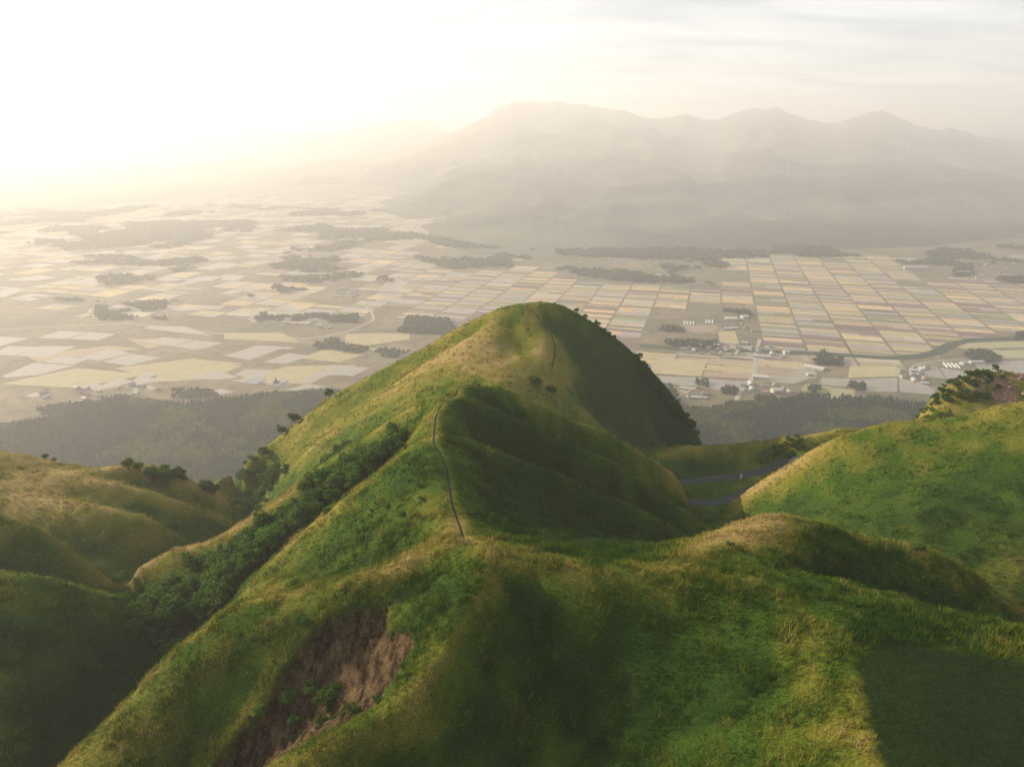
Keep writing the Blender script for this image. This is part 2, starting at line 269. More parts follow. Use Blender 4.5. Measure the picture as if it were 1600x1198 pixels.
ROCK_W = [(226.1,318.0), (239.1,335.0), (254.9,348.0), (275.8,356.0), (321.9,360.0), (291.0,320.0)]
DRY_LIT_Z = [(0,352,25,0.36), (-27,340,22,0.26), (14,355,14,0.12), (-55,345,28,0.12), (36,370,25,-0.30), (67,370,30,-0.35), (-4,205,22,-0.20), (17,200,22,-0.25), (10,155,22,-0.25), (0,170,20,-0.20), (-15,140,8,0.20), (-23,129,6,0.30), (39,125,8,0.30), (51,141,8,0.30), (59,142,8,0.35), (77,142,10,-0.30), (74,108,18,-0.25), (52,117,10,-0.20), (51,92,7,0.15), (49,82,6,0.15), (12,100,14,0.05), (-34,160,14,-0.05), (-116,132,32,-0.12), (-109,145,20,-0.20), (-151,185,25,-0.25), (102,380,20,-0.50), (90,388,20,-0.40), (-20,108,14,-0.10), (47,225,24,-0.15), (10,195,28,-0.05), (-2,104,12,-0.15), (12,96,14,-0.10), (55,205,18,-0.25), (-36,195,8,0.30), (-121,197,14,0.30), (-187,255,40,0.34), (-168,225,30,0.10), (142,225,45,-0.08), (175,235,40,-0.03), (108,270,10,0.30), (124,265,10,0.25)]
SKY_A = [(-0.583,35.301), (-0.358,103.554), (-0.214,284.356), (-0.160,396.473), (-0.133,507.919), (-0.106,552.310), (-0.088,706.845), (-0.077,761.724), (-0.061,849.192), (-0.045,947.097), (-0.032,1012.078), (-0.024,1098.361), (-0.013,1173.525), (0.000,1237.706), (0.013,1248.380), (0.026,1269.711), (0.043,1248.380), (0.059,1269.711), (0.074,1216.337), (0.096,1194.944), (0.117,1162.806), (0.139,1119.868), (0.152,1109.118), (0.166,1055.270), (0.188,968.783), (0.201,968.783), (0.217,990.443), (0.236,1033.687), (0.249,990.443), (0.263,925.385), (0.280,925.385), (0.301,1033.687), (0.314,1098.361), (0.329,1130.612), (0.344,1119.868), (0.361,1141.350), (0.379,1055.270), (0.402,947.097), (0.429,870.994), (0.447,881.885), (0.472,990.443), (0.488,1066.052), (0.504,1087.598), (0.519,1012.078), (0.553,838.281), (0.576,761.724), (0.589,739.792), (0.603,794.573), (0.620,728.817), (0.644,640.774), (0.671,596.595), (0.707,552.310), (0.798,441.132), (0.935,261.851)]
SKY_B = [(-0.537,-62.692), (-0.420,41.671), (-0.319,381.489), (-0.265,615.129), (-0.229,716.645), (-0.215,832.145), (-0.197,904.054), (-0.184,961.428), (-0.175,918.410), (-0.165,990.063), (-0.153,947.097), (-0.142,1018.665), (-0.131,975.750), (-0.121,1004.368), (-0.112,975.750), (-0.097,803.321), (-0.084,731.112), (-0.053,644.176), (0.000,586.046), (0.088,556.928)]
SKY_C = [(-1.066,206.713), (-0.800,169.666), (-0.711,169.666), (-0.639,243.715), (-0.576,354.455), (-0.504,501.490), (-0.441,629.569), (-0.396,757.113), (-0.360,829.756), (-0.343,866.013), (-0.317,793.456), (-0.264,811.611), (-0.211,775.290), (-0.088,684.296), (0.176,611.304), (0.441,647.822), (0.617,684.296), (0.652,738.925), (0.705,647.822), (0.882,611.304), (1.060,538.139)]
FOOT_A = [(-0.582,15916.175), (-0.360,10613.840), (-0.219,7001.102), (-0.183,6204.965), (-0.147,5611.370), (-0.093,4110.326), (-0.037,3767.962), (0.047,3626.033), (0.187,3875.916), (0.326,3966.572), (0.466,4061.325), (0.605,4160.459), (0.740,4607.503), (0.968,5007.519)]
PADDIES = [[(-1583,2198), (-1567,2287), (-1460,2270), (-1479,2183)], [(-1471,2183), (-1454,2270), (-1350,2246), (-1367,2168)], [(-1803,2206), (-1722,2214), (-1610,2191), (-1643,2102), (-1766,2102)], [(-1614,2019), (-1612,2102), (-1515,2094), (-1528,1999)], [(-1522,1999), (-1516,2102), (-1397,2102), (-1417,1986)], [(-1314,1980), (-1278,2073), (-1180,2026), (-1241,1948)], [(-1224,1942), (-1175,2019), (-1070,1980), (-1125,1899)], [(-1396,1936), (-1382,1986), (-1281,1973), (-1292,1911)], [(-1431,1808), (-1423,1930), (-1283,1905), (-1335,1819), (-1411,1797)], [(-1299,2320), (-1282,2355), (-1157,2346), (-1011,2222), (-1090,2246)], [(-1207,2153), (-1167,2206), (-1059,2175), (-1089,2102)], [(-1089,2102), (-1048,2168), (-939,2138), (-996,2059)], [(-884,1999), (-820,2109), (-725,2087), (-789,1954)], [(-817,2102), (-793,2109), (-690,2087), (-708,2066)], [(-740,1936), (-695,2026), (-617,1999), (-671,1917)], [(-1014,1705), (-997,1740), (-937,1705), (-987,1685)], [(-1150,1719), (-1145,1755), (-1070,1715), (-1099,1690)], [(-1110,1724), (-1098,1797), (-1037,1765), (-1068,1710)], [(-1039,1719), (-1049,1853), (-995,1825), (-1010,1803), (-965,1776), (-995,1745)], [(-1137,1589), (-1100,1629), (-1062,1611), (-1083,1585)], [(-911,1797), (-846,1858), (-764,1797), (-821,1776)], [(-785,1825), (-768,1870), (-682,1864), (-701,1760)], [(-590,1771), (-550,1853), (-511,1841), (-548,1745)], [(-557,1797), (-538,1876), (-478,1899), (-489,1825)], [(-544,1830), (-528,1911), (-413,1882), (-445,1808)], [(-602,1695), (-557,1745), (-500,1730), (-540,1685)], [(-562,2738), (-555,2797), (-459,2797), (-474,2727)], [(-894,2543), (-889,2574), (-780,2554), (-801,2523)], [(-662,2504), (-546,2523), (-570,2465), (-641,2484)], [(-734,2373), (-695,2400), (-674,2364), (-717,2355)], [(-904,2436), (-883,2554), (-846,2554), (-869,2436)], [(-1337,2605), (-1289,2637), (-1195,2595), (-1272,2574)], [(-1254,2616), (-1247,2670), (-1133,2659), (-1145,2595)], [(-1689,3192), (-1666,3271), (-1538,3192), (-1607,3147)], [(-1518,3147), (-1512,3271), (-1388,3271), (-1405,3162)], [(-1366,3177), (-1388,3271), (-1284,3239), (-1285,3162)], [(-1567,3512), (-1555,3607), (-1430,3587), (-1453,3476)], [(-815,1666), (-775,1705), (-729,1685), (-777,1647)], [(-1263,1652), (-1253,1680), (-1219,1666), (-1229,1643)], [(-2333,3208), (-2304,3304), (-2171,3239), (-2227,3162)], [(-2026,3102), (-2018,3239), (-1924,3208), (-1950,3073)], [(-2223,2846), (-2232,2976), (-2138,2962), (-2129,2809)], [(-586,2936), (-580,3147), (-476,3147), (-500,2923)]]
STREAM = [(412,2109), (490,2087), (603,2053), (764,2053), (914,2026), (1060,1999), (1145,1973), (1230,1986), (1315,2026), (1397,2102), (1469,2153), (1573,2183), (1711,2198), (2058,2230)]
ROADV1 = [(823,2183), (737,1973), (675,1797), (616,1715), (572,1625)]
ROADV2 = [(375,1797), (430,1942), (495,2019), (594,2019), (755,2026)]
ROADV3 = [(1125,1882), (1075,1797), (1087,1745), (1127,1710), (1163,1657), (1238,1620)]
ROADV4 = [(1125,1797), (1134,1853), (1195,1923), (1312,1961), (1475,1973), (1630,1973)]
ROADV5 = [(-630,2750), (-546,2584), (-505,2436), (-571,2262), (-680,2183), (-1032,2262), (-1385,2391), (-1785,2303)]
NOFIELD = [[(290,3876), (744,3990), (1122,3876), (1141,3388), (1041,3147), (826,3003), (575,3031), (357,3147), (191,3388)], [(470,2436), (670,2693), (960,2637), (791,2073), (426,2073)], [(764,2659), (991,2693), (916,2436), (670,2391)], [(-649,4373), (-36,3876), (0,3476), (-319,3388), (-564,3768)], [(1747,3073), (2491,3304), (2939,3476), (3257,3876), (2290,3768)], [(1079,1882), (1287,2053), (1497,2198), (1976,2262), (1418,1559), (914,1559)], [(2098,3271), (2273,3304), (2544,3568), (2276,3568)]]
NEARFIELDS = [([(386,1836), (530,1808), (589,1961), (456,1973)], (0.40,0.34,0.19), False), ([(357,1745), (500,1730), (527,1797), (379,1819)], (0.30,0.25,0.22), True), ([(329,1638), (428,1638), (498,1719), (353,1735)], (0.38,0.30,0.18), False), ([(535,1808), (661,1787), (682,1830), (554,1853)], (0.28,0.22,0.18), False), ([(557,1864), (684,1841), (703,1888), (577,1911)], (0.42,0.35,0.18), False), ([(582,1923), (705,1899), (723,1948), (605,1973)], (0.32,0.27,0.20), False), ([(494,1719), (590,1685), (647,1765), (527,1792)], (0.30,0.27,0.22), True), ([(697,1836), (844,1808), (852,1864), (720,1899)], (0.24,0.18,0.15), False), ([(722,1911), (852,1882), (862,1936), (741,1961)], (0.42,0.34,0.20), False), ([(682,1776), (765,1745), (836,1797), (695,1825)], (0.28,0.26,0.22), True), ([(786,1836), (791,1765), (863,1819), (873,1888)], (0.26,0.24,0.22), True), ([(937,1797), (1086,1808), (1125,1899), (990,1899)], (0.38,0.36,0.18), False), ([(911,1685), (1015,1685), (1075,1797), (942,1781)], (0.27,0.25,0.22), True), ([(831,1745), (898,1724), (941,1787), (866,1797)], (0.28,0.24,0.22), True), ([(763,1695), (820,1671), (861,1724), (796,1745)], (0.20,0.26,0.10), False), ([(798,1638), (876,1629), (913,1705), (849,1715)], (0.27,0.26,0.14), False), ([(1022,1685), (1113,1657), (1125,1765), (1073,1787)], (0.28,0.24,0.22), True), ([(1131,1825), (1204,1787), (1240,1888), (1198,1911)], (0.28,0.26,0.23), True), ([(1208,1787), (1270,1745), (1314,1841), (1242,1882)], (0.30,0.28,0.22), True), ([(1417,1973), (1640,1986), (1745,2073), (1488,2053)], (0.32,0.32,0.20), False), ([(1420,2073), (1633,2087), (1684,2160), (1481,2138)], (0.30,0.31,0.18), False), ([(1339,1853), (1484,1825), (1621,1961), (1381,1948)], (0.30,0.28,0.24), True), ([(762,1999), (872,1923), (884,1999), (775,2026)], (0.21,0.15,0.15), False), ([(882,1923), (997,1905), (1029,1973), (902,1986)], (0.24,0.18,0.15), False), ([(571,2262), (698,2262), (731,2364), (612,2364)], (0.22,0.16,0.16), False), ([(676,2130), (738,2130), (772,2287), (712,2278)], (0.38,0.31,0.19), False), ([(-1391,1745), (-1164,1715), (-1031,1825), (-1265,1882)], (0.36,0.36,0.14), False), ([(-996,1755), (-835,1787), (-792,1911), (-994,1899)], (0.38,0.38,0.14), False), ([(-640,1973), (-515,1936), (-406,2073), (-577,2109)], (0.36,0.36,0.15), False), ([(-773,1765), (-557,1745), (-453,1911), (-656,1899)], (0.40,0.36,0.15), False), ([(-1412,1936), (-1177,2073), (-1298,2109), (-1497,2006)], (0.30,0.22,0.16), False), ([(-1018,1797), (-797,1923), (-970,1973), (-1153,1882)], (0.34,0.33,0.13), False), ([(-1156,2073), (-1056,2168), (-1155,2198), (-1275,2183)], (0.30,0.24,0.16), False), ([(-528,2073), (-340,2183), (-351,2262), (-567,2246)], (0.38,0.37,0.17), False), ([(-956,2183), (-690,2145), (-790,2262), (-988,2262)], (0.34,0.34,0.15), False)]
FOREST = [[(-1270,1338), (-1360,1449), (-1182,1449), (-1113,1479), (-1067,1526), (-1044,1593), (-1003,1638), (-903,1602), (-815,1585), (-746,1611), (-631,1657), (-551,1666), (-472,1685), (-252,1559), (-156,881), (-899,881)], [(327,1625), (410,1559), (486,1551), (546,1593), (645,1602), (737,1629), (827,1611), (933,1629), (995,1593), (1134,1559), (1308,1518), (831,881), (195,881)]]
WOODS = [[(1388,2006), (1373,1936), (1442,1923), (1476,1961), (1489,2039), (1448,2053)], [(1649,2160), (1769,2160), (1844,2262), (1723,2246)], [(365,1745), (369,1593), (425,1593), (429,1719)], [(496,1745), (522,1715), (542,1755), (510,1765)], [(544,1671), (585,1657), (603,1715), (565,1715)], [(602,1593), (660,1576), (683,1638), (628,1647)], [(706,1657), (744,1657), (771,1724), (740,1735)], [(670,1602), (847,1585), (864,1638), (756,1657)], [(890,1695), (936,1685), (952,1735), (923,1755)], [(1055,1671), (1088,1671), (1110,1715), (1082,1715)], [(767,1685), (803,1671), (831,1715), (795,1724)], [(886,1911), (975,1899), (999,1973), (927,1986)], [(494,2109), (649,2073), (670,2145), (505,2160)], [(803,2533), (890,2484), (916,2564), (818,2584)], [(504,2278), (588,2262), (604,2329), (532,2338)], [(-1126,1498), (-1024,1559), (-1065,1602), (-1166,1559)], [(-872,1638), (-757,1638), (-793,1685), (-898,1695)], [(-643,1745), (-609,1745), (-622,1787), (-654,1787)], [(-629,2073), (-543,2053), (-570,2168), (-648,2183)], [(-540,2039), (-309,1961), (-318,2026), (-556,2109)], [(-395,2262), (-173,2222), (-235,2436), (-383,2484)], [(-987,2436), (-554,2391), (-580,2513), (-974,2533)], [(-1527,2436), (-1269,2436), (-1418,2750), (-1642,2637)], [(937,1986), (962,1999), (979,2039), (959,2039)], [(297,3208), (379,3208), (389,3304), (305,3304)], [(2129,3271), (2221,3271), (2375,3512), (2253,3476)], [(2227,3117), (2435,3059), (2592,3271), (2323,3239)]]
FARWOODS = [[(286,3832), (732,3921), (1110,3832), (1140,3405), (1051,3177), (870,3059), (590,3117), (394,3208), (229,3476)], [(-641,4318), (-37,3967), (0,3512), (-327,3476), (-573,3832)], [(2039,3626), (2743,3476), (3257,3876), (3151,4238), (2269,4061)], [(-2747,3666), (-1306,3476), (-579,3876), (-1030,5611), (-2678,5845), (-3246,4373)], [(-1943,2750), (-788,2750), (-536,3147), (-1030,3666), (-2304,3304)], [(-908,4061), (347,3706), (2171,3876), (2377,4264), (1161,4160), (0,4061), (-831,5008)], [(-3246,4373), (-4657,6373), (-3188,7001), (-1048,6373), (-992,5395)]]
TREES = [
 ('tree', -46.3, 203, 1.15, 'tallest dark green tree at the upper end of the wooded gully', None),
 ('tree', -43.7, 207, 0.85, 'rounded dark tree just right of the tallest one at the gully top', None),
 ('small', -34.3, 192, 0.7, 'small pale green tree on the grass right of the gully top', None),
 ('tree', -83.8, 268, 0.8, 'bluish green tree in the clump behind the wooded gully', 'clump of trees behind the gully'),
 ('tree', -80.0, 270, 0.95, 'bluish green tree in the clump behind the wooded gully', 'clump of trees behind the gully'),
 ('tree', -75.6, 270, 1.0, 'bluish green tree in the clump behind the wooded gully', 'clump of trees behind the gully'),
 ('tree', -70.8, 268, 0.9, 'bluish green tree in the clump behind the wooded gully', 'clump of trees behind the gully'),
 ('tree', -77.2, 264, 0.8, 'bluish green tree in the clump behind the wooded gully', 'clump of trees behind the gully'),
 ('tree', -86.4, 268, 0.7, 'bluish green tree in the clump behind the wooded gully', 'clump of trees behind the gully'),
 ('tree', -72.1, 264, 0.8, 'bluish green tree in the clump behind the wooded gully', 'clump of trees behind the gully'),
 ('tree', -109.0, 380, 0.8, 'small lone tree standing highest on the left outline of the summit hill', None),
 ('tree', -126.5, 367, 1.0, 'bigger of two trees side by side on the left outline of the summit hill', None),
 ('tree', -133.2, 362, 0.8, 'smaller left one of two trees side by side on the summit hill outline', None),
 ('tree', -150.3, 342.1, 0.7697375218610846, 'sunlit pale green tree in the grove at the left foot of the summit hill', 'grove at the left foot of the summit hill'),
 ('bush', -145.8, 349.2, 1.0602035581731137, 'sunlit pale green tree in the grove at the left foot of the summit hill', 'grove at the left foot of the summit hill'),
 ('tree', -140.6, 319.9, 0.8245071895486525, 'sunlit pale green tree in the grove at the left foot of the summit hill', 'grove at the left foot of the summit hill'),
 ('tree', -151.1, 344.7, 1.1173640341426272, 'sunlit pale green tree in the grove at the left foot of the summit hill', 'grove at the left foot of the summit hill'),
 ('bush', -127.3, 317.2, 0.787046028108658, 'sunlit pale green tree in the grove at the left foot of the summit hill', 'grove at the left foot of the summit hill'),
 ('tree', -137.7, 339.0, 1.0845917610961062, 'sunlit pale green tree in the grove at the left foot of the summit hill', 'grove at the left foot of the summit hill'),
 ('tree', -141.9, 315.0, 1.002265655432413, 'sunlit pale green tree in the grove at the left foot of the summit hill', 'grove at the left foot of the summit hill'),
 ('tree', -145.0, 330.7, 0.7402057932694256, 'sunlit pale green tree in the grove at the left foot of the summit hill', 'grove at the left foot of the summit hill'),
 ('tree', -124.8, 312.7, 0.8351105828079961, 'sunlit pale green tree in the grove at the left foot of the summit hill', 'grove at the left foot of the summit hill'),
 ('bush', -131.2, 313.8, 1.0816198397006356, 'sunlit pale green tree in the grove at the left foot of the summit hill', 'grove at the left foot of the summit hill'),
 ('tree', -139.8, 330.6, 0.8939693577819882, 'sunlit pale green tree in the grove at the left foot of the summit hill', 'grove at the left foot of the summit hill'),
 ('bush', -146.8, 345.2, 0.7194573110825118, 'sunlit pale green tree in the grove at the left foot of the summit hill', 'grove at the left foot of the summit hill'),
 ('tree', -140.9, 350.1, 0.9405798076957399, 'sunlit pale green tree in the grove at the left foot of the summit hill', 'grove at the left foot of the summit hill'),
 ('bush', -141.9, 332.2, 0.7880080724499918, 'sunlit pale green tree in the grove at the left foot of the summit hill', 'grove at the left foot of the summit hill'),
 ('tree', -145.7, 334.7, 0.8243371757318574, 'sunlit pale green tree in the grove at the left foot of the summit hill', 'grove at the left foot of the summit hill'),
 ('tree', -134.5, 337.1, 0.9513380426125264, 'sunlit pale green tree in the grove at the left foot of the summit hill', 'grove at the left foot of the summit hill'),
 ('tree', -141.2, 314.0, 0.802991248107444, 'sunlit pale green tree in the grove at the left foot of the summit hill', 'grove at the left foot of the summit hill'),
 ('tree', -132.2, 319.9, 0.8489801479172805, 'sunlit pale green tree in the grove at the left foot of the summit hill', 'grove at the left foot of the summit hill'),
 ('tree', -143.1, 344.5, 1.0137813466576833, 'sunlit pale green tree in the grove at the left foot of the summit hill', 'grove at the left foot of the summit hill'),
 ('tree', -123.4, 314.4, 1.131940416225828, 'sunlit pale green tree in the grove at the left foot of the summit hill', 'grove at the left foot of the summit hill'),
 ('bush', -149.0, 351.2, 1.0488577458513166, 'sunlit pale green tree in the grove at the left foot of the summit hill', 'grove at the left foot of the summit hill'),
 ('tree', -129.5, 334.8, 1.0680675103142137, 'sunlit pale green tree in the grove at the left foot of the summit hill', 'grove at the left foot of the summit hill'),
 ('tree', -147.6, 339.7, 0.7613969319501617, 'sunlit pale green tree in the grove at the left foot of the summit hill', 'grove at the left foot of the summit hill'),
 ('tree', -129.4, 336.0, 0.704228409852804, 'sunlit pale green tree in the grove at the left foot of the summit hill', 'grove at the left foot of the summit hill'),
 ('bush', -151.4, 350.1, 0.8632259201164049, 'sunlit pale green tree in the grove at the left foot of the summit hill', 'grove at the left foot of the summit hill'),
 ('bush', -149.7, 339.8, 0.8907786336722852, 'sunlit pale green tree in the grove at the left foot of the summit hill', 'grove at the left foot of the summit hill'),
 ('bush', -124.6, 311.0, 0.8442165001459206, 'scattered bush on the sunlit lower left slope of the summit hill', 'bushes on the lower slope of the summit hill'),
 ('bush', -123.3, 300.8, 0.9197124278933853, 'scattered bush on the sunlit lower left slope of the summit hill', 'bushes on the lower slope of the summit hill'),
 ('bush', -128.4, 303.9, 0.9992469210710105, 'scattered bush on the sunlit lower left slope of the summit hill', 'bushes on the lower slope of the summit hill'),
 ('bush', -114.7, 308.0, 1.128497990917794, 'scattered bush on the sunlit lower left slope of the summit hill', 'bushes on the lower slope of the summit hill'),
 ('bush', -128.8, 305.0, 0.9988687792267541, 'scattered bush on the sunlit lower left slope of the summit hill', 'bushes on the lower slope of the summit hill'),
 ('bush', -114.8, 311.5, 1.0035149291359626, 'scattered bush on the sunlit lower left slope of the summit hill', 'bushes on the lower slope of the summit hill'),
 ('bush', -122.8, 308.6, 0.9851733232565802, 'scattered bush on the sunlit lower left slope of the summit hill', 'bushes on the lower slope of the summit hill'),
 ('bush', -126.1, 296.7, 1.2522753603271009, 'scattered bush on the sunlit lower left slope of the summit hill', 'bushes on the lower slope of the summit hill'),
 ('bush', -114.7, 310.5, 0.9687370355720979, 'scattered bush on the sunlit lower left slope of the summit hill', 'bushes on the lower slope of the summit hill'),
 ('tree', 37.2, 386, 0.45, 'tiny round tree highest on the right outline of the summit hill', None),
 ('tree', 42.6, 386.5, 0.4, 'tiny second tree down the right outline of the summit hill', None),
 ('tree', 49.5, 386.5, 0.55, 'dark round bush-like tree midway down the right outline of the summit hill', None),
 ('tree', 54.2, 386.5, 0.4, 'reddish bare little tree in the row below the dark round one', 'row of little trees on the right outline'),
 ('tree', 56.9, 386.5, 0.4, 'reddish bare little tree in the row below the dark round one', 'row of little trees on the right outline'),
 ('tree', 59.6, 386.5, 0.45, 'reddish bare little tree in the row below the dark round one', 'row of little trees on the right outline'),
 ('tree', 75.1, 389, 0.75, 'pale green tree sticking out of the right outline of the summit hill', None),
 ('tree', 77.8, 386.9, 0.6118928754371322, 'dark scrubby tree clinging to the steep right edge of the summit hill', 'scrub on the steep right edge'),
 ('tree', 78.3, 385.3, 0.7325116231929971, 'dark scrubby tree clinging to the steep right edge of the summit hill', 'scrub on the steep right edge'),
 ('tree', 77.1, 385.2, 0.6173407530524062, 'dark scrubby tree clinging to the steep right edge of the summit hill', 'scrub on the steep right edge'),
 ('tree', 78.4, 388.5, 0.737413985340123, 'dark scrubby tree clinging to the steep right edge of the summit hill', 'scrub on the steep right edge'),
 ('tree', 81.2, 388.3, 0.6040759160058983, 'dark scrubby tree clinging to the steep right edge of the summit hill', 'scrub on the steep right edge'),
 ('tree', 81.2, 385.3, 0.4374165856779016, 'dark scrubby tree clinging to the steep right edge of the summit hill', 'scrub on the steep right edge'),
 ('tree', 80.8, 388.9, 0.7005694337407918, 'dark scrubby tree clinging to the steep right edge of the summit hill', 'scrub on the steep right edge'),
 ('tree', 81.4, 385.9, 0.7011511481473904, 'dark scrubby tree clinging to the steep right edge of the summit hill', 'scrub on the steep right edge'),
 ('tree', 84.2, 388.2, 0.6185927170761762, 'dark scrubby tree clinging to the steep right edge of the summit hill', 'scrub on the steep right edge'),
 ('tree', 83.8, 385.9, 0.538604047641858, 'dark scrubby tree clinging to the steep right edge of the summit hill', 'scrub on the steep right edge'),
 ('tree', 85.7, 388.9, 0.5877947363642348, 'dark scrubby tree clinging to the steep right edge of the summit hill', 'scrub on the steep right edge'),
 ('tree', 86.1, 386.6, 0.4055046857636459, 'dark scrubby tree clinging to the steep right edge of the summit hill', 'scrub on the steep right edge'),
 ('tree', 86.5, 386.9, 0.354220507433827, 'dark scrubby tree clinging to the steep right edge of the summit hill', 'scrub on the steep right edge'),
 ('tree', 89.5, 388.7, 0.5673514707498841, 'dark scrubby tree clinging to the steep right edge of the summit hill', 'scrub on the steep right edge'),
 ('tree', 88.5, 387.8, 0.443480237599348, 'dark scrubby tree clinging to the steep right edge of the summit hill', 'scrub on the steep right edge'),
 ('tree', 89.9, 388.6, 0.3957804498545986, 'dark scrubby tree clinging to the steep right edge of the summit hill', 'scrub on the steep right edge'),
 ('tree', 90.8, 387.0, 0.52358130042521, 'dark scrubby tree clinging to the steep right edge of the summit hill', 'scrub on the steep right edge'),
 ('tree', 92.9, 388.7, 0.7025299755952235, 'dark scrubby tree clinging to the steep right edge of the summit hill', 'scrub on the steep right edge'),
 ('tree', 90.5, 385.7, 0.5189857784455194, 'dark scrubby tree clinging to the steep right edge of the summit hill', 'scrub on the steep right edge'),
 ('tree', 93.4, 385.5, 0.4205403766236462, 'dark scrubby tree clinging to the steep right edge of the summit hill', 'scrub on the steep right edge'),
 ('tree', 92.6, 387.6, 0.5667452125959411, 'dark scrubby tree clinging to the steep right edge of the summit hill', 'scrub on the steep right edge'),
 ('tree', 96.5, 389.0, 0.47472685611531984, 'dark scrubby tree clinging to the steep right edge of the summit hill', 'scrub on the steep right edge'),
 ('tree', 95.3, 386.1, 0.543699781675069, 'dark scrubby tree clinging to the steep right edge of the summit hill', 'scrub on the steep right edge'),
 ('tree', 94.3, 385.6, 0.4927162266648083, 'dark scrubby tree clinging to the steep right edge of the summit hill', 'scrub on the steep right edge'),
 ('tree', 98.0, 386.5, 0.6206933410552722, 'dark scrubby tree clinging to the steep right edge of the summit hill', 'scrub on the steep right edge'),
 ('tree', 97.8, 385.3, 0.5368116998149548, 'dark scrubby tree clinging to the steep right edge of the summit hill', 'scrub on the steep right edge'),
 ('tree', 99.8, 385.5, 0.664739753129338, 'dark scrubby tree clinging to the steep right edge of the summit hill', 'scrub on the steep right edge'),
 ('tree', 100.4, 388.4, 0.6584168571146968, 'dark scrubby tree clinging to the steep right edge of the summit hill', 'scrub on the steep right edge'),
 ('tree', 100.4, 388.5, 0.3830240446496629, 'dark scrubby tree clinging to the steep right edge of the summit hill', 'scrub on the steep right edge'),
 ('tree', 100.5, 388.3, 0.7107653198824047, 'dark scrubby tree clinging to the steep right edge of the summit hill', 'scrub on the steep right edge'),
 ('tree', 102.0, 387.6, 0.5983320113516988, 'dark scrubby tree clinging to the steep right edge of the summit hill', 'scrub on the steep right edge'),
 ('tree', 101.2, 385.3, 0.42187025049223803, 'dark scrubby tree clinging to the steep right edge of the summit hill', 'scrub on the steep right edge'),
 ('tree', 104.7, 387.8, 0.35926854790380397, 'dark scrubby tree clinging to the steep right edge of the summit hill', 'scrub on the steep right edge'),
 ('tree', 103.0, 385.7, 0.6704417865247112, 'dark scrubby tree clinging to the steep right edge of the summit hill', 'scrub on the steep right edge'),
 ('tree', 107.4, 388.4, 0.5836675226302069, 'dark scrubby tree clinging to the steep right edge of the summit hill', 'scrub on the steep right edge'),
 ('tree', 106.1, 385.2, 0.6541007605961165, 'dark scrubby tree clinging to the steep right edge of the summit hill', 'scrub on the steep right edge'),
 ('tree', 108.8, 386.4, 0.62015860642888, 'dark scrubby tree clinging to the steep right edge of the summit hill', 'scrub on the steep right edge'),
 ('tree', 108.9, 385.7, 0.4711460258149345, 'dark scrubby tree clinging to the steep right edge of the summit hill', 'scrub on the steep right edge'),
 ('tree', 110.6, 386.6, 0.7087498619849555, 'dark scrubby tree clinging to the steep right edge of the summit hill', 'scrub on the steep right edge'),
 ('tree', 111.1, 388.1, 0.48064698140986745, 'dark scrubby tree clinging to the steep right edge of the summit hill', 'scrub on the steep right edge'),
 ('tree', 111.2, 385.4, 0.5100867673941993, 'dark scrubby tree clinging to the steep right edge of the summit hill', 'scrub on the steep right edge'),
 ('tree', 111.9, 387.9, 0.5146257775668336, 'dark scrubby tree clinging to the steep right edge of the summit hill', 'scrub on the steep right edge'),
 ('tree', 110.9, 386.8, 0.6273157464299636, 'dark scrubby tree clinging to the steep right edge of the summit hill', 'scrub on the steep right edge'),
 ('tree', 113.5, 385.2, 0.599291706168423, 'dark scrubby tree clinging to the steep right edge of the summit hill', 'scrub on the steep right edge'),
 ('bush', 11.3, 318, 1.2868950246463002, 'dark bush in the hollow between the summit hill and the middle hill', 'bushes between the two hills'),
 ('bush', 20.7, 318, 1.1019018091121275, 'dark bush in the hollow between the summit hill and the middle hill', 'bushes between the two hills'),
 ('bush', 13.1, 318, 0.9289512309560699, 'dark bush in the hollow between the summit hill and the middle hill', 'bushes between the two hills'),
 ('bush', 12.1, 318, 1.2462819196418997, 'dark bush in the hollow between the summit hill and the middle hill', 'bushes between the two hills'),
 ('bush', 18.3, 318, 0.9191747302900213, 'dark bush in the hollow between the summit hill and the middle hill', 'bushes between the two hills'),
 ('bush', 13.0, 318, 0.8816598065119509, 'dark bush in the hollow between the summit hill and the middle hill', 'bushes between the two hills'),
 ('bush', 18.5, 318, 1.0735676270463896, 'dark bush in the hollow between the summit hill and the middle hill', 'bushes between the two hills'),
 ('bush', 20.3, 318, 1.0621835442088012, 'dark bush in the hollow between the summit hill and the middle hill', 'bushes between the two hills'),
 ('bush', 11.3, 318, 0.8158745085792336, 'dark bush in the hollow between the summit hill and the middle hill', 'bushes between the two hills'),
 ('tree', -164.1, 263, 0.75, 'rounded green tree standing left on the crest of the far left hill', None),
 ('small', -159.6, 263, 1.0, 'thin tree right beside the rounded one on the crest of the far left hill', None),
 ('small', -201.0, 266, 0.7, 'small bush-like tree on the skyline at the far left', None),
 ('small', -197.7, 266, 0.5, 'lowest shrub on the skyline at the far left', None),
 ('tree', -147.5, 270.3, 0.44652071738563304, 'green bush on the shaded right flank of the far left hill', 'bushes on the far left hill'),
 ('tree', -136.4, 278.3, 0.7147088271951083, 'green bush on the shaded right flank of the far left hill', 'bushes on the far left hill'),
 ('bush', -140.3, 274.2, 0.7766569731216777, 'green bush on the shaded right flank of the far left hill', 'bushes on the far left hill'),
 ('bush', -133.1, 284.5, 1.0186089312901923, 'green bush on the shaded right flank of the far left hill', 'bushes on the far left hill'),
 ('bush', -144.5, 269.1, 0.7014236024785683, 'green bush on the shaded right flank of the far left hill', 'bushes on the far left hill'),
 ('tree', -155.6, 262.7, 0.5491335116757665, 'green bush on the shaded right flank of the far left hill', 'bushes on the far left hill'),
